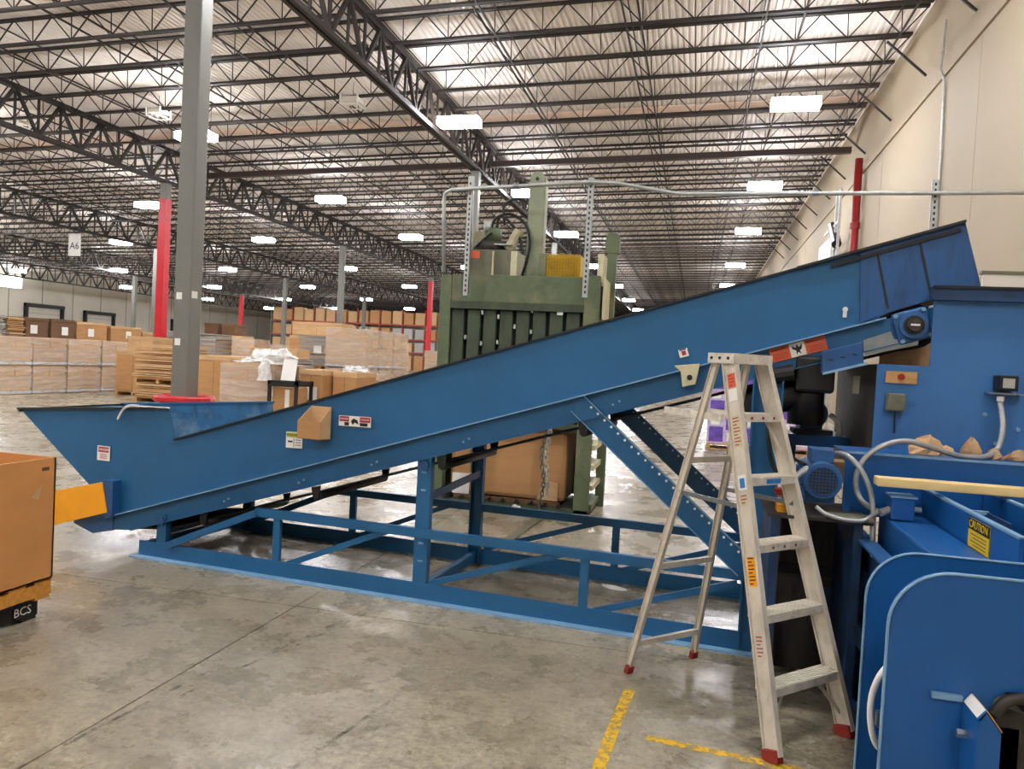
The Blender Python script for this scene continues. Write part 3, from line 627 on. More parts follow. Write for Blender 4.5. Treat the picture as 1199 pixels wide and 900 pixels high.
for k in range(1, 6):
    z = k*.2892; q = z/(HT-.03)
    a = fr[0][0].lerp(fr[0][1], q); c_ = fr[1][0].lerp(fr[1][1], q); a, c_ = P_(a), P_(c_)
    b = MB(); b.bar(a, c_, .095, .004); b.bar(a, c_, .004, .036, off=(.0475, -.016)); b.bar(a, c_, .004, .03, off=(-.0475, -.014))
    for j in range(6): b.bar(a, c_, .005, .003, off=(-.04+.016*j, .0035))
    st = b.build('step', 'alulit', ld)
    if k in (3, 4, 5):
        m_ = (a+c_)/2; n_ = -dd if False else (c_-a).normalized().cross(Vector((0, 0, 1))).normalized()
        if k == 4: MB().bar(m_-(c_-a).normalized()*.05+n_*.05+Vector((0, 0, -.016)), m_+(c_-a).normalized()*.05+n_*.05+Vector((0, 0, -.016)), .002, .022).build('emblem', 'lblue', st)
        else:
            for j in (-.08, 0, .08): MB().cyl(m_+(c_-a).normalized()*j+n_*.049+Vector((0, 0, -.016)), m_+(c_-a).normalized()*j+n_*.051+Vector((0, 0, -.016)), .007, 8).build('rivet', 'redrub', st)
# braces under the steps
for k in (1, 5):
    for s in (0, 1):
        q0 = (k*.2892-.02)/1.7; a = fr[s][0].lerp(fr[s][1], q0-.10); m_ = fr[s][0].lerp(fr[s][1], q0); o = fr[1-s][0].lerp(fr[1-s][1], q0)
        MB().bar(P_(a), P_(m_.lerp(o, .28)), .018, .003, dd).build('knee_brace', 'alu', ld)
for q in (.10, .36, .70):
    a = rr_[0][0].lerp(rr_[0][1], q); c_ = rr_[1][0].lerp(rr_[1][1], q)
    MB().bar(P_(a), P_(c_), .025, .03).build('rear_brace', 'alu', ld)
for s in (0, 1):
    a = fr[s][0].lerp(fr[s][1], .60); c_ = rr_[s][0].lerp(rr_[s][1], .60); m_ = a.lerp(c_, .5)+Vector((0, 0, -.0))
    MB().bar(P_(a), P_(m_), .006, .022).build('spreader', 'steel', ld); MB().bar(P_(m_), P_(c_), .006, .022).build('spreader', 'steel', ld)
    MB().cyl(P_(m_)-wd*.01, P_(m_)+wd*.01, .012, 8).build('spreader_hinge', 'steel', ld)
# pail shelf sticking out at the rear and the cap
a = rr_[0][0].lerp(rr_[0][1], .80)
for s in (-.12, .14): MB().bar(P_(Tc+wd*s+Vector((0, 0, 1.415))-dd*.02), P_(Tc+wd*s+dd*.40+Vector((0, 0, 1.425))), .02, .035).build('pail_shelf_arm', 'alulit', ld)
cp = MB(); m4 = Matrix(((wd.x, dd.x, 0, P_(Tc).x), (wd.y, dd.y, 0, P_(Tc).y), (0, 0, 1, 0), (0, 0, 0, 1)))
cp.box(-.14, .14, -.095, .085, HT-.006, HT, m4); cp.box(-.14, .14, -.095, -.090, HT-.05, HT, m4); cp.box(-.14, .14, .08, .085, HT-.05, HT, m4)
cp.box(-.14, -.135, -.095, .085, HT-.05, HT, m4); cp.box(.135, .14, -.095, .085, HT-.05, HT, m4)
cp.build('top_cap', 'alulit', ld, bevel=.002)
for j in (-.07, 0, .07): 
    c_ = m4 @ Vector((-.14, j*.8, HT-.025)); MB().cyl(c_, c_-wd*.004, .008, 8).build('rivet', 'dark', ld)

# ------------------------------------------------------------------ blue horizontal baler with feed hopper, right foreground
mc = root('horizontal_baler', (1.0, 4.0, 0), 'big blue horizontal baler with feed hopper and rounded end plates, right foreground', 'baler')
O1 = Vector((1.0, 4.0, 0))
class MW(MB):
    """world coordinates, shifted to the baler's base when built"""
    def build(s, name, m, parent=mc, **k):
        if parent is mc or parent.parent is mc or (parent.parent and parent.parent.parent is mc): s.v = [tuple(Vector(v)-O1) for v in s.v]
        return MB.build(s, name, m, parent, **k)
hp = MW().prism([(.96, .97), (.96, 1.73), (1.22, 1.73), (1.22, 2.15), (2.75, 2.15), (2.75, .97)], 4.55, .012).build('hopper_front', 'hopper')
MW().box(.96, .972, 4.562, 5.74, .97, 1.73).build('hopper_side', 'grime'); MW().box(2.74, 2.75, 4.562, 5.74, .97, 2.15).build('hopper_side', 'machdirt')
MW().prism([(.96, .97), (.96, 1.73), (1.22, 1.73), (1.22, 2.15), (2.75, 2.15), (2.75, .97)], 5.74, .012).build('hopper_back', 'scrap')
MW().box(1.20, 2.77, 4.505, 4.55, 2.085, 2.155).build('hopper_rim', 'machdirt'); MW().box(1.20, 2.77, 4.495, 4.505, 2.145, 2.16).build('hopper_rim', 'dark')
MW().box(1.0, 2.7, 4.58, 5.7, .97, 1.3).build('hopper_floor', 'scrap')
MW().box(1.005, 1.16, 4.542, 4.55, 1.63, 1.695).build('id_plate', 'wood'); MW().cyl((1.08, 4.542, 1.665), (1.08, 4.53, 1.665), .018, 10).build('plate_knob', 'redrub')
sw = MW().box(1.01, 1.10, 4.49, 4.55, 1.48, 1.575).build('limit_switch', 'tank', bevel=.008)
MW().cyl((1.055, 4.52, 1.48), (1.06, 4.52, 1.36), .005, 6).build('switch_wire', 'dark', sw)
sw = MW().box(1.53, 1.62, 4.46, 4.55, 1.62, 1.70).build('photo_eye', 'black', bevel=.006)
MW().box(1.545, 1.60, 4.455, 4.46, 1.635, 1.685).build('lens_cover', 'galv', sw)
MW().box(1.49, 1.66, 4.47, 4.55, 1.600, 1.608).build('eye_bracket', 'steel')
for x, z in ((1.50, 1.49), (1.66, 1.42), (1.56, 1.34), (1.63, 1.29)): MW().cyl((x, 4.55, z), (x, 4.537, z), .011, 6).build('bolt', 'bluelip')
# ledge beam
MW().box(.765, 2.75, 4.20, 4.22, .95, 1.265).build('ledge_beam', 'mach'); MW().box(.765, 2.75, 4.20, 4.55, 1.262, 1.27).build('ledge_top', 'mach')
MW().box(.765, 2.75, 4.195, 4.205, 1.262, 1.273).build('ledge_edge', 'bluelip')
# charging chamber: side panels, tube beam, angle
MW().box(1.135, 1.15, 3.024, 4.2, .35, 1.113).build('chamber_panel', 'mach'); MW().box(1.13, 1.155, 3.024, 4.2, 1.110, 1.119).build('panel_edge', 'bluelip')
MW().box(1.40, 1.415, 3.024, 4.2, .35, 1.128).build('chamber_panel', 'mach'); MW().box(1.395, 1.42, 3.024, 4.2, 1.125, 1.134).build('panel_edge', 'bluelip')
MW().box(1.15, 1.40, 3.024, 4.2, .80, .82).build('chamber_floor', 'machdirt'); MW().box(1.15, 1.40, 4.18, 4.20, .8, 1.12).build('chamber_end', 'mach')
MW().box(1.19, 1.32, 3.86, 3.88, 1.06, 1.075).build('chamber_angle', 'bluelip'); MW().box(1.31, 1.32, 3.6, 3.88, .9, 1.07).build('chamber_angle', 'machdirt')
MW().box(.92, 1.133, 3.024, 4.12, .74, .985).build('tube_beam', 'mach', bevel=.012)
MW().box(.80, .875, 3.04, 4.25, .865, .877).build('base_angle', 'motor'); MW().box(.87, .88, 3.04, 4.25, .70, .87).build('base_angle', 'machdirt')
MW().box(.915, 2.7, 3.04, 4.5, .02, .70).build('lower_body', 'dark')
MW().box(.80, .92, 3.3, 3.34, .02, .86).build('frame_post', 'machdirt'); MW().box(.80, .92, 4.15, 4.2, .02, .86).build('frame_post', 'machdirt')
MW().box(.80, .83, 3.04, 4.25, .40, .46).build('frame_rail', 'machdirt'); MW().box(.80, .83, 3.04, 4.25, .02, .10).build('frame_rail', 'machdirt')
cs = MW().box(1.131, 1.1345, 3.29, 3.52, .960, 1.097).build('caution_sign', 'lyel'); cs['label'] = 'yellow sign with a black CAUTION header'
MW().box(1.1295, 1.1315, 3.29, 3.52, 1.053, 1.097).build('header', 'lblack', cs)
text('lettering', 'CAUTION', .046, 'lyel', cs, tuple(Vector((1.1285, 3.405, 1.075))-O1), (math.pi/2, 0, -math.pi/2))
for k in range(5): MW().box(1.13, 1.1312, 3.32, 3.49-(k % 2)*.03, 1.035-k*.014, 1.038-k*.014).build('text_line', 'lblack', cs)
jb_ = MW().box(.93, 1.03, 3.92, 4.02, .99, 1.095).build('junction_box', 'mach', bevel=.006); MW().box(.922, 1.038, 3.912, 4.028, 1.095, 1.105).build('box_lid', 'bluelip', jb_)
MW().cyl((.93, 3.96, 1.03), (.885, 3.94, 1.015), .018, 10).build('cable_gland', 'galv', jb_)
MW().cyl((1.03, 3.97, 1.04), (1.07, 3.97, 1.04), .012, 10).build('cable_gland', 'galv', jb_)
# end plates
MW().prism(rrect(.645, 1.75, .06, 1.03, .17, (0, 0, 0, 1), 10), 3.0, .022).build('rear_end_plate', 'mach', bevel=.003)
b = MW(); q = rrect(.645, 1.75, .06, 1.03, .17, (0, 0, 0, 1), 10); q = [p for p in q if not (p[1] < .1 and p[0] > 1)]
b = MW(); q = [(.645, .06)]+list(reversed([p for p in rrect(.645, 1.75, .06, 1.03, .17, (0, 0, 0, 1), 10)[3:]]))+[(1.75, 1.03)]
q = [p for p in q if p[0] < 1.75]; q.append((1.75, 1.03)); b.tube([(x, 2.997, z) for x, z in q], .0045, 6); b.build('plate_edge', 'bluelip')
def fp(x0, y, t_, m, nm):
    o = rrect(x0, 1.45, .0, 1.065, .18, (0, 0, 0, 1), 10)
    # opening for the bale door: cut from the right side
    o = [(x0, .03), (.905, .03), (.905, .60), (.93, .70), (.96, .725), (1.45, .745), (1.45, 1.065)]+[p for p in o[3:]]
    return MW().prism(o, y, t_).build(nm, m, bevel=.003)
fp(.622, 2.575, .025, 'mach', 'front_end_plate')
q = [(.622, .03)]+list(reversed(rrect(.622, 1.45, .0, 1.065, .18, (0, 0, 0, 1), 10)[3:]))
b = MW(); b.tube([(x, 2.573, z) for x, z in q]+[(1.45, 2.573, 1.065)], .0048, 6); b.build('plate_edge', 'bluelip')
b = MW(); b.box(.80, .83, 2.60, 3.0, .06, .9); b.box(1.25, 1.29, 2.60, 3.0, .78, .95); b.build('plate_spacer', 'machdirt')
MW().box(.93, 1.44, 2.98, 2.995, .06, .72).build('pocket_back', 'grime')
b = MW(); b.tube([(.98, 2.62, .56), (.98, 2.98, .56)], .10, 20); b.build('ram_shroud', 'grime', smooth=True)
b = MW(); b.tube(spline([(.925, 2.56, .655), (.96, 2.56, .705), (1.03, 2.56, .72), (1.15, 2.56, .70), (1.3, 2.56, .64)]), .018, 8); b.build('pocket_hood', 'grime', smooth=True)
MW().box(.755, .84, 2.56, 2.575, .683, .70).build('rib_bar', 'bluelip')
ch = MW().prism([(.845, .03), (.845, .685), (.865, .71), (.905, .655), (.905, .03)], 2.44, .012).build('door_channel', 'mach')
MW().prism([(.845, .683), (.865, .71), (.865, .705), (.85, .68)], 2.44, .13).build('channel_cut_edge', 'lwhite')
MW().bar((.866, 2.505, .708), (.906, 2.505, .655), .13, .006, (0, 0, 1)).build('channel_cut_edge', 'wood')
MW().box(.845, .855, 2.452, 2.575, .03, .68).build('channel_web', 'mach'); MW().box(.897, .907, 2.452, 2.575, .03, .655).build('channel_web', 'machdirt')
for z in (.60, .475, .34): MW().cyl((.845, 2.53, z), (.818, 2.53, z), .014, 6).build('hex_bolt', 'steel')
MW().box(.93, 1.02, 2.62, 2.66, .03, .60).build('door_frame', 'mach'); MW().box(1.07, 1.40, 2.62, 2.66, .03, .56).build('door_frame', 'mach'); MW().cyl((1.04, 2.6, .35), (1.04, 2.7, .47), .05, 12).build('latch_roller', 'grime')
b = MW(); b.tube(spline([(.70, 2.86, .66), (.664, 2.8, .647), (.644, 2.8, .585), (.640, 2.8, .511), (.652, 2.8, .44), (.68, 2.82, .39), (.72, 2.86, .37)]), .011, 8); b.build('white_hose', 'lwhite', smooth=True)
MW().box(.66, .70, 2.79, 2.82, .47, .52).build('hose_clip', 'steel')
# power unit
pu = MW().box(.50, .90, 4.45, 5.5, .03, .86).build('power_unit', 'grime', bevel=.01)
MW().box(.50, .90, 4.44, 4.45, .56, .62).build('cabinet_seam', 'dark', pu); MW().box(.56, .66, 4.435, 4.45, .69, .70).build('cabinet_handle', 'galv', pu); MW().box(.70, .88, 4.44, 4.45, .30, .50).build('cabinet_door', 'machdirt', pu)
MW().box(.38, .86, 3.93, 4.45, .95, .965).build('motor_shelf', 'grime'); MW().box(.40, .44, 3.96, 4.44, .03, .95).build('shelf_leg', 'machdirt'); MW().box(.78, .82, 3.96, 4.44, .03, .95).build('shelf_leg', 'machdirt')
def motor(x, y, z, R, L):
    m_ = MW().tube([(x, y+.02, z), (x, y+.03, z), (x, y+L, z)], [R*.97, R, R], 28).build('electric_motor', 'motor', smooth=True)
    b = MW(); n = 28
    b.tube([(x, y, z), (x, y+.06, z)], R*1.04, n); b.build('fan_cover', 'motor', m_, smooth=True, bevel=.006)
    MW().cyl((x, y-.004, z), (x, y-.001, z), R*.80, 24).build('fan_opening', 'fan', m_)
    g = MW()
    for k in range(-4, 5):
        w = math.sqrt(max(0, (R*.8)**2-(k*R*.18)**2))
        g.box(x-w, x+w, y-.009, y-.005, z+k*R*.18-.0015, z+k*R*.18+.0015); g.box(x+k*R*.18-.0015, x+k*R*.18+.0015, y-.009, y-.005, z-w, z+w)
    g.tube([(x+R*.8*math.cos(a*.2618), y-.006, z+R*.8*math.sin(a*.2618)) for a in range(25)], .003, 5)
    g.build('fan_grille', 'bluedk', m_)
    g = MW()
    for k in range(16):
        a = k*math.pi/8; g.bar((x+R*1.0*math.cos(a), y+.08, z+R*math.sin(a)), (x+R*math.cos(a), y+L-.03, z+R*math.sin(a)), .005, .022, (math.cos(a), 0, math.sin(a)))
    g.build('cooling_fins', 'motor', m_)
    MW().box(x-.055, x+.055, y+.05, y+.18, z+R-.005, z+R+.065).build('terminal_box', 'motor', m_, bevel=.006)
    MW().box(x-.07, x+.07, y+.06, y+L-.04, z-R-.03, z-R+.015).build('motor_foot', 'motor', m_)
    return m_
motor(.632, 4.0, 1.135, .088, .34); motor(.76, 5.35, 1.40, .09, .3)
MW().box(.58, 1.0, 5.2, 5.7, 1.20, 1.27).build('rear_beam', 'mach'); MW().box(.60, .66, 5.3, 5.4, .86, 1.2).build('beam_post', 'machdirt')
MW().box(.64, .88, 5.3, 5.5, 1.27, 1.30).build('motor_base', 'dark')
MW().tube(spline([(.86, 5.3, 1.40), (.90, 5.25, 1.36), (.91, 5.25, 1.30), (.90, 5.3, 1.24)]), .018, 8).build('hydraulic_hose', 'lwhite')
MW().tube(spline([(.50, 4.02, .99), (.47, 4.0, 1.05), (.50, 3.98, 1.14), (.56, 4.02, 1.19)]), .016, 8).build('hydraulic_hose', 'conduit')
MW().box(.66, .86, 3.90, 4.0, .965, .99).build('grey_cover', 'tank', bevel=.008)
MW().box(.43, .52, 4.0, 4.1, .965, 1.0).build('yellow_valve_handle', 'yellow'); MW().box(.43, .50, 4.12, 4.2, 1.03, 1.06).build('red_valve_handle', 'redrub')
MW().box(.70, .84, 4.5, 4.7, 1.16, 1.18).build('wood_packer', 'wood')
MW().tube(spline([(.45, 4.65, 1.45), (.46, 4.4, 1.33), (.50, 4.2, 1.23), (.56, 4.08, 1.20)]), .009, 7).build('power_cable', 'black')
def hose(pts, r_=.013, m='conduit'):
    o = MW().tube(spline(pts, 8), r_, 10).build('flexible_conduit', m, smooth=True); return o
hose([(1.553, 4.50, 1.56), (1.557, 4.45, 1.43), (1.521, 4.40, 1.324), (1.435, 4.32, 1.283), (1.30, 4.24, 1.285), (1.143, 4.17, 1.325), (1.026, 4.15, 1.348), (.911, 4.13, 1.312), (.828, 4.12, 1.23), (.802, 4.11, 1.133), (.828, 4.08, 1.045), (.89, 3.96, 1.01)], .014)
hose([(.68, 4.12, 1.258), (.736, 4.06, 1.268), (.801, 4.02, 1.208), (.849, 4.0, 1.104), (.863, 3.98, 1.01), (.862, 3.95, .90), (.87, 3.95, .80)], .013)
hose([(.60, 3.93, 1.018), (.64, 3.90, .992), (.72, 3.89, .975), (.80, 3.90, .975), (.845, 3.92, 1.0), (.875, 3.94, 1.015)], .010)
MB().cyl(Vector((1.553, 4.50, 1.565))-O1, Vector((1.553, 4.50, 1.59))-O1, .018, 10).build('hose_fitting', 'lwhite', mc)
# scrap wood on the ledge, lumber across the chamber
for i, (x, y, z, s, l) in enumerate([(1.17, 4.36, 1.27, (.075, .04, .095), 'pale pointed wood chunk on the hopper ledge, leftmost'), (1.27, 4.42, 1.27, (.085, .05, .045), 'flat pale wood offcut leaning behind the hose on the hopper ledge'), (1.40, 4.40, 1.27, (.075, .05, .095), 'rounded brown wood chunk in the middle of the hopper ledge'), (1.50, 4.38, 1.27, (.045, .04, .05), 'smallest brown wood chunk on the hopper ledge'), (1.61, 4.37, 1.27, (.06, .05, .052), 'brown wood chunk at the right end of the hopper ledge')]):
    n = 8; vs = []
    for lv, (rr, zz) in enumerate(((1, 0), (.95, .35), (.6, .78), (.15, 1))):
        for j in range(n):
            a = 2*math.pi*j/n; k = rr*(1+.25*math.sin(3.1*j+i*2+lv)); vs.append((math.cos(a)*s[0]*k+(.25*s[0]*zz if i < 2 else 0), math.sin(a)*s[1]*k, zz*s[2]*(1+.12*math.sin(j*2.2+i))))
    fs = [(l_*n+j, l_*n+(j+1) % n, (l_+1)*n+(j+1) % n, (l_+1)*n+j) for l_ in range(3) for j in range(n)]+[tuple(range(n)), tuple(range(3*n, 4*n))]
    o = MB().add([(a, c_, max(0, d)) for a, c_, d in vs], fs).build('wood_chunk', 'scrap' if i > 1 else 'boardlt', at=(x, y, z+.002), rz=i*.7); tag(o, l, 'wood', 'wood scraps on the hopper ledge')
o = MB().bar((0, 0, 0), (1.6, .0, 0), .095, .04).build('lumber_board', 'lumber', at=(.855, 3.93, 1.167), bevel=.003); tag(o, 'long pale timber board lying across the blue chamber panels', 'board')
# ------------------------------------------------------------------ green vertical baler behind the conveyor
gb = root('vertical_baler', (-1.95, 8.2, 0), 'tall green vertical baler with ram and pump on top, behind the conveyor', 'baler')
def G(*a, **k): return MB().box(*a)
# local x = world x + 1.95, y = world y - 8.2
MB().box(-.885, -.755, 0, .12, 0, 2.57).build('front_post', 'green', gb, bevel=.006); MB().box(.74, .90, 0, .10, 0, 2.60).build('front_post', 'green', gb, bevel=.006)
MB().box(-.885, -.80, .9, 1.0, 0, 2.6).build('rear_post', 'green', gb); MB().box(.88, .98, .75, .85, 0, 2.95).build('rear_post', 'green', gb)
for x in (-.68, .93): MB().prism([(x-.08, 2.95), (x+.08, 2.95), (x+.08, 3.13), (x+.04, 3.18), (x-.06, 3.18), (x-.08, 3.12)], .74, .10).build('lifting_lug', 'green', gb)
MB().box(-.73, -.62, .75, .85, 2.5, 2.96).build('rear_post', 'green', gb)
MB().box(-.755, .74, .01, .10, 2.28, 2.58).build('top_beam', 'green', gb, bevel=.006); MB().box(-.755, .74, -.02, .14, 2.20, 2.28).build('beam_ledge', 'greendk', gb)
MB().box(-.88, .88, .10, .9, 2.50, 2.56).build('top_deck', 'greendk', gb)
for i in range(8):
    x = -.745+.186*i; MB().box(x, x+.145, .03, .12, .98, 2.20).build('door_rib', 'greendk', gb, bevel=.01)
MB().box(-.755, .74, .12, .14, .96, 2.25).build('door_sheet', 'dark', gb)
MB().box(-.755, .74, .0, .12, .93, .99).build('door_foot', 'greendk', gb)
b = MB()
for i, z in ((1, 1.86), (2, 2.14), (2, 1.80), (3, 2.1), (3, 1.82), (4, 2.0), (5, 2.18), (5, 1.95)): b.box(-.765+.186*i, -.745+.186*i, -.0, .04, z, z+.045)
b.build('door_hinge_tags', 'galv', gb)
MB().box(.455, .52, -.005, .02, 2.165, 2.20).build('white_tag', 'lwhite', gb)
MB().box(-.885, .90, .0, .95, 0, .07).build('base_sill', 'greendk', gb); MB().box(-.86, .72, .88, .92, .1, 2.5).build('back_wall', 'greendk', gb); MB().box(-.86, -.84, .12, .9, .1, 2.5).build('side_wall', 'greendk', gb)
MB().box(.90, .925, .10, .85, 1.0, 2.5).build('side_wall', 'green', gb); MB().box(.905, .93, .10, .80, 2.15, 2.60).build('side_plate', 'cream', gb)
MB().box(.84, .90, .2, .55, 2.56, 2.86).build('side_cover', 'cream', gb)
for z in (.07, .28, .50, .72, .94): MB().box(.80, .93, .10, .84, z, z+.055).build('side_rung', 'cream' if z > .1 else 'green', gb)
MB().box(.78, .80, .1, .85, .1, 1.0).build('inner_side', 'dark', gb)
rm = MB().add([(.0, .32, 2.56), (.19, .32, 2.56), (.19, .50, 2.56), (.0, .50, 2.56), (-.0, .32, 3.70), (.19, .32, 3.70), (.19, .50, 3.70), (.0, .50, 3.70)], [(0, 1, 2, 3), (4, 5, 6, 7), (0, 1, 5, 4), (1, 2, 6, 5), (2, 3, 7, 6), (3, 0, 4, 7)]).build('ram_housing', 'greenlt', gb, bevel=.02)
MB().cyl((.095, .30, 3.70), (.095, .52, 3.70), .085, 16).build('ram_cap', 'greenlt', rm, smooth=True); MB().cyl((.095, .29, 3.70), (.095, .30, 3.70), .02, 10).build('pin', 'dark', rm)
tk = MB().box(-.62, -.07, .15, .55, 2.56, 2.88).build('oil_tank', 'tank', gb, bevel=.012)
MB().box(-.60, -.49, .143, .15, 2.78, 2.86).build('tank_sticker', 'orange', tk); MB().box(-.34, -.32, .135, .15, 2.58, 2.86).build('tank_seam', 'cream', tk); MB().box(-.12, -.05, .12, .5, 2.56, 2.86).build('tank_pipe', 'cream', tk)
MB().cyl((-.42, .35, 2.88), (-.42, .35, 2.98), .17, 20).build('pump_flange', 'grime', tk, smooth=True); MB().cyl((-.40, .35, 2.98), (-.40, .35, 3.14), .10, 20).build('pump_motor', 'green', tk, smooth=True)
MB().cyl((-.45, .30, 3.10), (-.45, .30, 3.22), .05, 12).build('filler_cap', 'galv', tk, smooth=True); MB().box(-.50, -.14, .2, .5, 2.94, 2.955).build('pump_plate', 'galv', tk)
MB().cyl((-.20, .30, 2.9), (-.08, .30, 3.12), .06, 12).build('valve_block', 'cream', tk)
for pts in ([(-.42, .3, 3.1), (-.36, .28, 3.25), (-.2, .28, 3.3), (-.02, .28, 3.2), (.05, .28, 2.95), (-.02, .28, 2.6)], [(-.60, .25, 2.6), (-.66, .2, 2.75), (-.55, .2, 2.92), (-.38, .22, 3.08)], [(-.35, .3, 3.1), (-.3, .28, 3.28), (-.10, .28, 3.1), (-.02, .28, 2.85)], [(-.28, .4, 3.2), (-.30, .4, 3.42), (-.15, .4, 3.5), (-.02, .4, 3.45)]):
    MB().tube(spline(pts), .016, 7).build('hydraulic_hose', 'dark', gb)
mg = MB()
for k in range(12): mg.box(.29+.031*k, .296+.031*k, .12, .13, 2.60, 2.84)
for k in range(8): mg.box(.285, .66, .12, .13, 2.60+.033*k, 2.606+.033*k)
mgf = mg.build('mesh_guard', 'mesh', gb); MB().box(.285, .66, .16, .40, 2.58, 2.83).build('guard_backing', 'mesh', gb)
MB().box(.20, .28, .12, .3, 2.56, 2.84).build('valve_box', 'green', gb)
bl = root('cardboard_bale', (-2.0, 8.30, .07), 'large cardboard bale held inside the green vertical baler', 'bale')
MB().box(-.66, .68, .03, .62, .05, .84).build('bale', 'board', bl, bevel=.05)
MB().box(-.60, .62, .012, .03, .0, .05).build('bale_bottom', 'boarddk', bl)
MB().prism([(.36, .06), (.60, .06), (.60, .26), (.44, .28)], .012, .012).build('torn_flap', 'boardlt', bl); MB().box(-.62, -.42, .012, .03, .05, .28).build('white_sheet', 'lwhite', bl)
for i, (x, l) in enumerate(((-2.345, 'rusty hanging chain at the left of the cardboard bale'), (-1.555, 'rusty hanging chain at the right of the cardboard bale'))):
    t = root('hanging_chain', (x, 8.16, 1.02), l, 'chain', 'chains over the bale')
    for s in (0, 1):
        b = MB()
        for k in range(20 if s == 0 else 17):
            z = -.048*k; o_ = s*.045+.018*math.sin(k*.5+i); a = (k % 2)*math.pi/2
            b.tube([(o_+math.cos(a)*.02*math.sin(q*math.pi/4), math.sin(a)*.02*math.sin(q*math.pi/4), z-.024+.034*math.cos(q*math.pi/4)) for q in range(9)], .0085, 5, caps=False)
        tag(b.build('chain_strand', 'galv' if s else 'tank', t), kind='stuff')
    MB().box(-.03, .05, -.01, .02, -.01, .05).build('chain_hook', 'galv', t)
b = MB()
for k in range(9): b.cyl((-.70+.16*k, -.03, .095), (-.70+.16*k, .10, .095), .018, 8)
b.build('sill_pins', 'rubber', gb)
o = MB().box(-.80, .95, -.05, .0, .0, .035).build('sill_bar', 'galv', gb)
# electrical conduit run and slotted struts
pr = root('conduit_run', (-2.774, 8.0, 0), 'thin grey conduit running level above the conveyor from the green baler', 'conduit')
P = [(0.04, 0, 2.58), (.0, 0, 3.36), (.012, 0, 3.43), (.08, 0, 3.466), (1.58, 0, 3.544), (1.85, 0, 3.535), (2.50, 0, 3.421), (4.9, 0, 3.429), (7.55, 0, 3.445)]
MB().tube(P, .021, 10).build('conduit', 'galv', pr, smooth=True)
for x, z in ((.02, 3.1), (.8, 3.505), (3.8, 3.425)): MB().tube([(x-.03, 0, z), (x+.03, 0, z+.001)] if z > 3.3 else [(x, 0, z-.03), (x-.002, 0, z+.03)], .027, 10).build('coupling', 'steel', pr)
for x, z0, z1, l in ((-2.49, 2.33, 3.62, 'slotted steel strut rising left of the baler power unit'), (-1.18, 2.35, 3.60, 'slotted steel strut rising at the right of the baler'), (2.10, 0, 3.56, 'slotted steel strut behind the conveyor head, carrying the conduit')):
    b = MB(); b.box(-.03, .03, 0, .004, z0, z1); b.box(-.03, -.026, 0, .04, z0, z1); b.box(.026, .03, 0, .04, z0, z1)
    st = tag(b.build('slotted_strut', 'galv', at=(x, 8.03 if z0 else 8.03, 0)), l, 'strut', 'slotted struts')
    h = MB(); k = z0+.04
    while k < z1-.04 and k > -1:
        if k > 2.3: h.box(-.009, .009, -.0015, -.0005, k, k+.028)
        k += .055
    if h.v: tag(h.build('slot_holes', 'black', st), kind='stuff')
for x in (-2.47, ): tag(MB().box(-.015, .015, 0, .02, 2.5, 3.55).build('grey_riser', 'galv', at=(x-.08, 8.31, .07)), 'narrow grey riser beside the left slotted strut', 'conduit')

# ------------------------------------------------------------------ cardboard gaylord on pallets, left foreground
gy = root('gaylord_box', (-4.2, 3.18, .232), 'big open brown cardboard box on stacked pallets, left foreground', 'box')
x0, x1, y0, y1, h = -.60, .59, -.58, .57, .71
MB().box(x1-.012, x1, y0, y1, 0, h).build('side', 'boardor', gy); MB().box(x0, x0+.012, y0, y1, 0, h).build('side', 'boardor', gy)
MB().box(x0, x1, y1-.012, y1, 0, h+.0).build('side', 'boardor', gy); MB().box(x0, x1, y0, y0+.012, 0, h).build('side', 'boardor', gy)
MB().box(x0, x1, y0, y1, 0, .01).build('bottom', 'kraft', gy)
MB().prism([(.40, .50), (.47, .56), (.45, .48)], x1, .002, 'x').build('torn_patch', 'boardlt', gy); MB().box(x1-.001, x1+.002, .47, .52, .64, .66).build('hand_hole', 'boarddk', gy)
def pallet(x, y, z, w, d, h, label, m='wood', rz=0, n=7, group=None, bl=None):
    t = root('pallet', (x, y, z), label, 'pallet', group, rz)
    bw = d/n*.72
    for k in range(n):
        yy = -d/2+bw/2+(d-bw)*k/(n-1); MB().box(-w/2, w/2, yy-bw/2, yy+bw/2, h-.018, h).build('deck_board', m, t)
    for k in range(3):
        xx = -w/2+.05+(w-.1)*k/2; MB().box(xx-.025 if k else xx-.05, xx+.025 if k < 2 else xx+.05, -d/2, d/2, .018, h-.018).build('stringer', m, t)
    for yy in (-d/2+.06, 0, d/2-.06): MB().box(-w/2, w/2, yy-.05, yy+.05, 0, .018).build('bottom_board', m, t)
    return t
pallet(-4.2, 3.18, .12, 1.16, 1.14, .110, 'orange-brown wooden pallet directly under the foreground box', 'woodor')
pb = pallet(-4.22, 3.15, 0, 1.10, 1.12, .118, 'black plastic pallet on the floor under the orange one', 'black')
MB().box(.552, .556, .40, .54, .02, .115).build('corner_block', 'black', pb)
text('lettering', 'BCS', .07, 'lwhite', pb, (.558, .45, .066), (math.pi/2, 0, math.pi/2))
for k in range(2): MB().box(.553, .557, .08, .22, .03+.05*k, .05+.05*k).build('white_scuff', 'tank', pb)

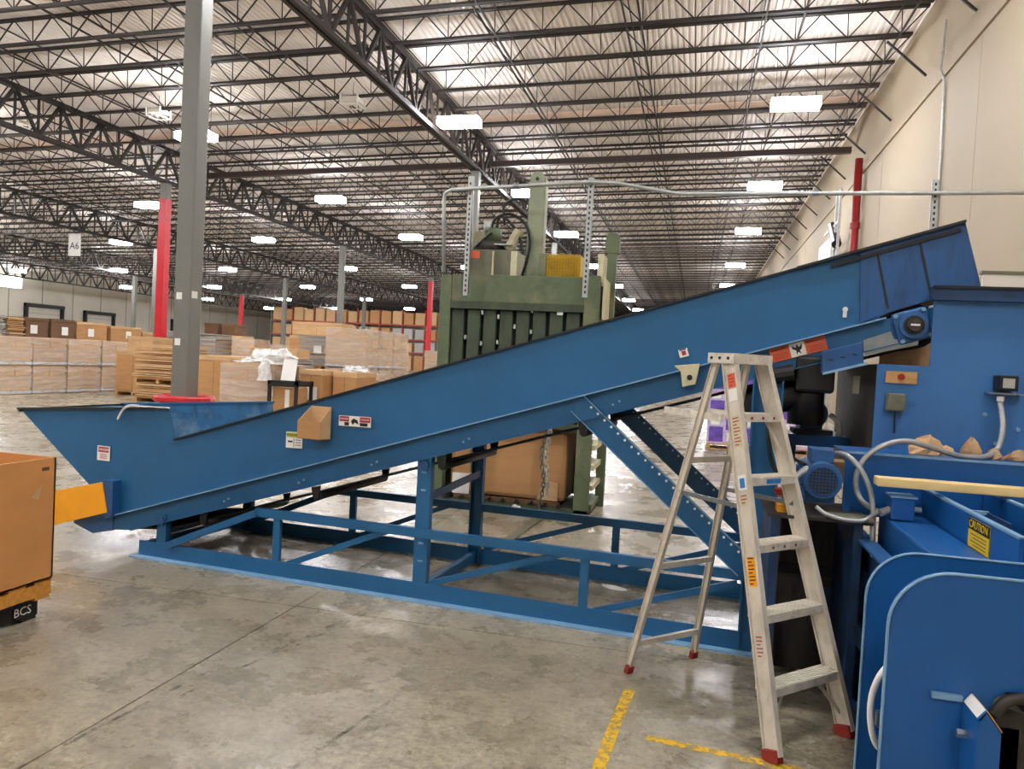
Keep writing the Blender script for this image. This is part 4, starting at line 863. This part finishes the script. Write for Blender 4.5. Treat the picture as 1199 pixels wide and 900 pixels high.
# ------------------------------------------------------------------ stock in the background
WP = []
def load(x, y, z, w, d, h, label, kind='wrap', rz=0, group=None, cat='pallet load', nx=3, nz=4, pal=True, sticker=False):
    t = root({'wrap': 'wrapped_pallet_load', 'box': 'gaylord_box', 'flat': 'flattened_cardboard_stack', 'grey': 'wrapped_pallet_load'}[kind], (x, y, z), label, cat, group, rz)
    zb = 0
    if pal:
        b = MB()
        for k in range(5): b.box(-w/2, w/2, -d/2+d*k/5+.02, -d/2+d*(k+1)/5-.02, .10, .12)
        for xx in (-w/2+.04, 0, w/2-.04): b.box(xx-.04, xx+.04, -d/2, d/2, 0, .10)
        b.build('pallet', 'wood', t); zb = .12
    b = MB(); H_ = h-zb
    if kind in ('wrap',):
        for i in range(nx):
            for k in range(nz):
                for j in (0, 1):
                    g = .008; jx = random.uniform(-.008, .008)
                    b.box(-w/2+w*i/nx+g+jx, -w/2+w*(i+1)/nx-g+jx, -d/2+d*j/2+g, -d/2+d*(j+1)/2-g, zb+H_*k/nz+.004, zb+H_*(k+1)/nz-.004)
        tag(b.build('cartons', 'boardlt' if random.random() < .7 else 'board', t), kind='stuff')
        MB().box(-w/2-.02, w/2+.02, -d/2-.02, d/2+.02, .03, .10).build('wrapped_skirt', 'whiteblue', t)
        s = MB(); n = 10; vs = []; e = .015
        per = [(-w/2-e, -d/2-e), (0, -d/2-e-.01), (w/2+e, -d/2-e), (w/2+e+.01, 0), (w/2+e, d/2+e), (0, d/2+e), (-w/2-e, d/2+e), (-w/2-e-.01, 0)]
        for k in range(n+1):
            for px, py in per: q = random.uniform(-.012, .012); vs.append((px*(1+q), py*(1+q), .03+(h-.02)*k/n))
        s.add(vs, [(k*8+j, k*8+(j+1) % 8, (k+1)*8+(j+1) % 8, (k+1)*8+j) for k in range(n) for j in range(8)]+[tuple(range(n*8, n*8+8))]).build('stretch_wrap', 'film', t)
    elif kind == 'box':
        b.box(-w/2, w/2, -d/2, d/2, zb, h-.06); b.build('box_body', nx if isinstance(nx, str) else 'board', t, bevel=.015)
        MB().box(-w/2-.012, w/2+.012, -d/2-.012, d/2+.012, h-.12, h).build('box_lid', 'boardlt' if nx != 'boarddk' else 'boarddk', t, bevel=.01)
        MB().box(-.004, .004, -d/2-.003, d/2, zb, h-.12).build('box_seam', 'boarddk', t)
    else:
        n = max(3, int(H_/.05)); b2 = MB()
        for k in range(n):
            q = random.uniform(-.07, .07); p = random.uniform(-.06, .06)
            (b if k % 4 or kind == 'grey' else b2).box(-w/2+q, w/2+q, -d/2+p, d/2+p, zb+H_*k/n, zb+H_*(k+(.62 if k % 3 else .95))/n)
        if b2.v: tag(b2.build('dark_flat_sheets', 'board', t), kind='stuff')
        tag(b.build('flat_sheets', 'greyload' if kind == 'grey' else 'boardlt', t), kind='stuff')
    if sticker:
        MB().box(-.12+sticker*.1, .14+sticker*.1, -d/2-.022, -d/2-.014, h*.45, h*.45+.3).build('paper_label', 'lwhite', t)
    return t
R0 = .09
# front left: wrapped loads two high
nm = ['leftmost of the row', 'second from the left', 'third from the left', 'last at the right end of the row']
for k, (y0, y1) in enumerate(((16.95, 18.02), (18.06, 19.24), (19.31, 20.60), (20.67, 21.85))):
    for z, tier in ((0, 'lower'), (.815, 'upper')):
        load(-18.3-.6, (y0+y1)/2, z, 1.2, y1-y0-.03, .80, 'shrink-wrapped carton pallet, %s tier, %s' % (tier, nm[k]), group='wrapped pallets two high at left', nz=5)
# second row behind them
def stack2(y0, y1, zt, lab, m='board', st=0, kind='box', x=-26.6, w=1.2):
    y = (y0+y1)/2; d = y1-y0-.04
    load(x, y, 0, w, d, 1.25, lab+', lower of two', kind, group='stacked boxes in the second row', nx=m if kind == 'box' else 3, cat='box')
    t = load(x, y, 1.26, w, d, zt-1.26, lab+', upper of two', kind, group='stacked boxes in the second row', nx=m if kind == 'box' else 3, cat='box')
    if st: MB().box(w/2+.014, w/2+.022, st*.2-.15, st*.2+.18, .50, .84).build('paper_label', 'lwhite', t)
stack2(22.6, 24.35, 2.42, 'grey wrapped stack at the left frame edge', kind='grey')
stack2(24.43, 25.21, 2.36, 'layered flat cartons behind the wrapped row at far left', kind='flat')
stack2(25.27, 26.38, 2.40, 'dark brown box behind the wrapped row, left one', 'boarddk', -1)
stack2(26.50, 27.75, 2.42, 'dark brown box behind the wrapped row, right one', 'boarddk', .3)
stack2(27.84, 29.62, 2.39, 'tan box just right of the dark brown boxes', 'board', -.5)
stack2(29.83, 31.83, 2.31, 'wide tan box near the red column', 'board', .5)
stack2(31.9, 32.6, 2.15, 'narrow tan box beside the red column', 'board')
# messy flattened cardboard
load(-14.35, 18.9, 0, 1.5, 1.25, .50, 'bottom layer of flattened cardboard on a pallet, left of the near grey column', 'flat', cat='cardboard', group='flattened cardboard layers')
load(-14.45, 19.0, .52, 1.5, 1.25, .66, 'middle layer of flattened cardboard with a dark gap above, left of the near grey column', 'flat', cat='cardboard', group='flattened cardboard layers')
load(-14.5, 19.0, 1.19, 1.45, 1.2, .42, 'top layer of flattened cardboard, left of the near grey column', 'flat', pal=False, cat='cardboard', group='flattened cardboard layers')
load(-16.6, 20.6, 0, 1.2, 1.2, 1.35, 'tan box between the wrapped row and the flattened cardboard', 'box', nx='board', cat='box'); load(-16.5, 20.6, 1.36, .9, .9, .45, 'small tan carton on the tan box beside the wrapped row', 'box', nx='boardlt', pal=False, cat='box')
# large wrapped gaylord behind the hopper
w_ = load(-9.55, 15.7, 0, 1.25, 1.3, 1.30, 'large shrink-wrapped tan gaylord right behind the hopper, beside the grey column', 'box', nx='board', cat='box')
MB().box(-.66, .66, -.68, .68, .10, 1.28).build('stretch_wrap', 'film', w_)
w_ = load(-10.75, 16.2, 0, .85, 1.3, 1.42, 'taller brown box between the grey column and the wrapped gaylord', 'box', nx='board', cat='box')
def heap(x, y, z, sx, sy, sz, lab, seed, m='filmw'):
    """crumpled plastic sheeting"""
    vs = []; n, k_ = 22, 11
    for i in range(k_+1):
        for j in range(n):
            a = 2*math.pi*j/n; ph = math.pi/2*i/k_; p = Vector((math.cos(a)*math.cos(ph), math.sin(a)*math.cos(ph), math.sin(ph)))
            q = 1+.35*noise.noise(p*2.6+Vector((seed, 0, 0)))+.16*noise.noise(p*7+Vector((seed, 3, 0))); vs.append((p.x*sx*q, p.y*sy*q, max(0, p.z*sz*q)))
    fs = [(i*n+j, i*n+(j+1) % n, (i+1)*n+(j+1) % n, (i+1)*n+j) for i in range(k_) for j in range(n)]
    return tag(MB().add(vs, fs).build('plastic_sheeting', m, at=(x, y, z)), lab, 'plastic sheet')
heap(-9.25, 15.5, 1.31, .58, .5, .30, 'crumpled white plastic sheeting heaped on the wrapped gaylord', 1.0)
heap(-9.02, 14.85, .95, .14, .16, .42, 'white plastic sheeting hanging off the right corner of the wrapped gaylord', 4.0)
heap(-9.95, 15.7, 1.31, .35, .4, .05, 'flat white plastic film on the left of the wrapped gaylord', 2.0)
load(-11.35, 19.6, 0, 1.4, 1.0, 1.38, 'grey wrapped stack under the long flat carton', 'grey'); tag(MB().box(-.73, .73, -.35, .35, 0, .27).build('long_carton', 'boardlt', at=(-11.36, 19.45, 1.39), bevel=.01), 'long flat tan carton lying behind the plastic sheeting', 'box')
t = root('white_board', (-8.46, 14.95, .982), 'white crumpled paper board leaning on top of the black-framed crate', 'board'); MB().add([(-.16, -.12, 0), (.17, -.12, 0), (.12, .06, .44), (-.20, .06, .46), (-.16, -.10, 0), (.17, -.10, 0), (.12, .08, .44), (-.20, .08, .46)], [(0, 1, 2, 3), (4, 7, 6, 5), (0, 4, 5, 1), (1, 5, 6, 2), (2, 6, 7, 3), (3, 7, 4, 0)]).build('sheet', 'lwhite', t); MB().box(-.10, .10, .08, .18, 0, .30).build('backing_carton', 'boarddk', t)
# black framed crate and tan boxes
t = root('framed_crate', (-8.40, 14.9, 0), 'tan box inside a black frame, right of the wrapped gaylord', 'crate')
b = MB()
for x in (-.32, .30): b.box(x-.03, x+.03, -.35, -.29, 0, .98); b.box(x-.03, x+.03, .29, .35, 0, .98)
b.box(-.35, .33, -.36, -.28, .86, .98); b.box(-.35, .33, .28, .36, .86, .98); b.box(-.35, -.29, -.36, .36, .90, .98); b.box(.27, .33, -.36, .36, .90, .98); b.build('black_frame', 'black', t)
MB().box(-.26, .24, -.27, .27, .02, .84).build('tan_box', 'board', t, bevel=.01); MB().box(.02, .12, -.276, -.27, .35, .80).build('paper_label', 'lwhite', t)
load(-8.32, 16.1, 0, .52, 1.0, 1.22, 'tan box with a tall white label, right of the black-framed crate', 'box', nx='board', sticker=.3, cat='box')
load(-7.72, 16.6, 0, .58, 1.1, 1.20, 'plain brown box with sheeting on top, second right of the black-framed crate', 'box', nx='board', cat='box')
heap(-7.72, 16.6, 1.21, .30, .4, .13, 'white plastic heap on the plain brown box behind the conveyor', 7.0)
load(-8.3, 18.2, 0, .95, 1.1, 1.12, 'shrink-wrapped box behind the plain brown box', 'wrap', nz=3)
load(-11.45, 22.6, 0, 1.5, 1.2, 1.05, 'grey wrapped flats, lower load behind the plastic sheets', 'grey', group='grey wrapped flats'); load(-11.45, 22.6, 1.08, 1.5, 1.2, 1.05, 'grey wrapped flats, upper load behind the plastic sheets', 'grey', sticker=-1, group='grey wrapped flats')
load(-13.75, 26.6, 0, 2.1, 1.2, 2.2, 'tall tan box stack behind the grey wrapped flats', 'box', nx='board', cat='box'); load(-13.75, 26.6, 2.21, 2.0, 1.1, .5, 'open tan tray cartons on top of the tall tan stack', 'box', nx='boardlt', pal=False, cat='box')
for i, (l, y0, y1) in enumerate((('left', 20.30, 21.28), ('middle', 21.32, 22.40), ('right', 22.45, 23.65))):
    load(-9.8, (y0+y1)/2, 0, 1.2, y1-y0-.04, 1.19, 'lower wrapped load behind the conveyor belt, %s of three' % l, 'wrap', group='three wrapped columns, lower', nx=2, nz=3)
    load(-9.8, (y0+y1)/2, 1.20, 1.2, y1-y0-.04, 1.13, 'tall wrapped load with tan cartons, %s of three columns' % l, 'wrap', group='three wrapped columns, upper', nx=2, nz=2)
load(-17.3, 24.6, 0, 1.4, 1.0, 1.05, 'grey wrapped load, lower, just right of the near grey column', 'grey'); load(-17.3, 24.6, 1.08, 1.4, 1.0, 1.0, 'grey wrapped load, upper, right of the near grey column', 'grey')
load(-15.9, 25.2, 0, .9, 1.0, 1.95, 'tan wrapped load beside the yellow column guard', 'wrap')
load(-19.0, 28.4, 0, 1.6, 1.2, 2.1, 'brown box stack right of the near grey column, under the dark cartons', 'box', nx='board', cat='box')
for i, x in enumerate((-19.4, -18.6)): load(x, 28.2, 2.11, .62, .8, .46, 'dark brown carton atop the stack, %s of two' % ('left' if i == 0 else 'right'), 'box', nx='boarddk', pal=False, cat='box', group='dark cartons atop the stack')
load(-21.9, 29.0, 0, 1.3, 1.2, 2.2, 'pale wrapped load between the red column and the near grey column', 'grey')
# more stock around, low in the background
for i, (x, y) in enumerate(((-12.9, 31), (-10.4, 31), (-30.5, 33), (-27.5, 40), (-23.5, 40))):
    load(x, y, 0, 1.3, 1.2, 1.9, 'plain wrapped pallet load deep in the stock area, '+('left one behind the tall columns', 'right one behind the tall columns', 'near the red column', 'far back', 'far back, right one')[i], 'wrap', group='deep stock')
load(-6.9, 23.0, 0, 1.2, 1.2, 1.3, 'wrapped load just left of the green baler', 'wrap')
# purple printed cartons behind the ladder
pt = [(0.40, 11.0, 0, .50, .62, 'bottom'), (0.40, 11.0, .62, .50, .60, 'middle'), (.40, 11.0, 1.22, .50, .62, 'top')]
b = pallet(1.35, 17.5, .0, 2.1, 1.2, .12, 'wooden pallet under the purple cartons behind the ladder', 'wood')
for i, (x, zl) in enumerate(((.65, 'left'), (1.35, 'middle'), (2.05, 'right'))):
    for k in range(4):
        z = .122+.56*k
        t = root('printed_carton', (x, 17.4, z), 'purple and white printed carton, %s column, %s' % (zl, ('bottom tier', 'second tier', 'third tier', 'top tier')[k]), 'carton', 'purple printed cartons')
        MB().box(-.34, .34, -.45, .45, 0, .555).build('carton', 'purplelt', t, bevel=.006)
        MB().box(-.31, -.02, -.456, -.45, .04, .36).build('print_panel', 'purple', t); MB().box(.03, .31, -.456, -.45, .30, .53).build('print_panel', 'purple', t); MB().box(.06, .28, -.456, -.45, .06, .24).build('print_panel', 'lwhite', t); MB().box(-.28, -.1, -.456, -.45, .40, .5).build('print_panel', 'lwhite', t)

# ------------------------------------------------------------------ pallet racks far behind
ORD = ['first','second','third','fourth','fifth','sixth','seventh','eighth','ninth','tenth','eleventh','twelfth','thirteenth','fourteenth','fifteenth','sixteenth']
rk = root('pallet_rack', (-40, 85, 0), 'long red and orange pallet rack far behind, full of tall cartons', 'rack')
for k in range(0, 9):
    x = -11+2.85*k
    for y in (0, 1.1): MB().box(x-.06, x+.06, y-.05, y+.05, 0, 7.0).build('upright', 'rackor' if k else 'tank', rk)
for z in (2.1, 3.6, 5.3):
    for k in range(8):
        for y in (-.05, 1.05): MB().box(-11+2.85*k, -11+2.85*(k+1), y-.04, y+.04, z-.16, z).build('shelf_beam', 'rackor', rk)
for lv, (z, h) in enumerate(((0, 1.8), (2.1, 1.2), (3.6, 1.35), (5.3, 1.6))):
    for k in range(16):
        x = -51+.78+1.425*k
        if lv == 3: w = 1.15
        else: w = 1.05
        hh = h*random.uniform(.82, 1)
        t = tag(MB().box(-w/2, w/2, 0, 1.0, 0, hh).build('rack_carton', random.choice(['board', 'boardlt', 'boardlt', 'greyload'] if lv != 3 else ['board', 'boardlt']), at=(x, 85.05, z+.002)), 'tall carton on the far pallet rack, %s shelf, %s from the left' % (('floor', 'second', 'third', 'top')[lv], ORD[k]), 'carton', 'cartons on the far pallet rack')
rk2 = root('pallet_rack', (-12, 108, 0), 'distant brown pallet rack glimpsed right of the green baler', 'rack')
for k in range(8): MB().box(-9+2.85*k-.06, -9+2.85*k+.06, 0, .1, 0, 7).build('upright', 'rackor', rk2)
for z in (2.1, 3.8, 5.5): MB().box(-9, 11, 0, .08, z-.16, z).build('shelf_beam', 'rackor', rk2)
for z in (0, 2.12, 3.82, 5.52):
    for k in range(13): tag(MB().box(-.6, .6, 0, 1.0, 0, 1.3*random.uniform(.8, 1)).build('rack_carton', random.choice(['board', 'boardlt', 'boarddk']), at=(-20.2+1.5*k, 108.1, z)), 'carton on the most distant rack, %s shelf, %s from the left' % ({0: 'floor', 2.12: 'second', 3.82: 'third', 5.52: 'top'}[z], ORD[k]), 'carton', 'cartons on the most distant rack')
# ------------------------------------------------------------------ litter and a loose bar
o = tag(MB().bar((0, 0, 0), (.12, 1.95, 0), .09, .012).build('loose_steel_bar', 'tank', at=(-1.62, 6.25, .008)), 'flat grey steel bar lying on the floor between conveyor and baler', 'bar')
for x, y, sx, sy, rz_, m_, l in ((-.95, 5.0-.16, .11, .035, -.2, 'boardlt', 'pale torn cardboard strip on the floor by the front base rail'), (-.49, 5.70, .13, .05, -.4, 'lwhite', 'white paper sheet on the floor inside the conveyor base'), (-4.0, 3.95, .05, .03, .3, 'lwhite', 'small white paper scrap near the black pallet'), (-.10, 5.2, .03, .02, .3, 'lwhite', 'tiny white scrap on the floor near the head leg')):
    n = 7; pts = [(sx*math.cos(2*math.pi*k/n)*random.uniform(.75, 1.1), sy*math.sin(2*math.pi*k/n)*random.uniform(.75, 1.1)) for k in range(n)]
    tag(MB().prism(pts, 0, .003, 'z').build('paper_scrap', m_, at=(x, y, .001), rz=rz_), l, 'litter')
heap(-1.80, 8.02, .001, .10, .08, .09, 'small crumpled plastic ball on the floor before the baler', 9.0)
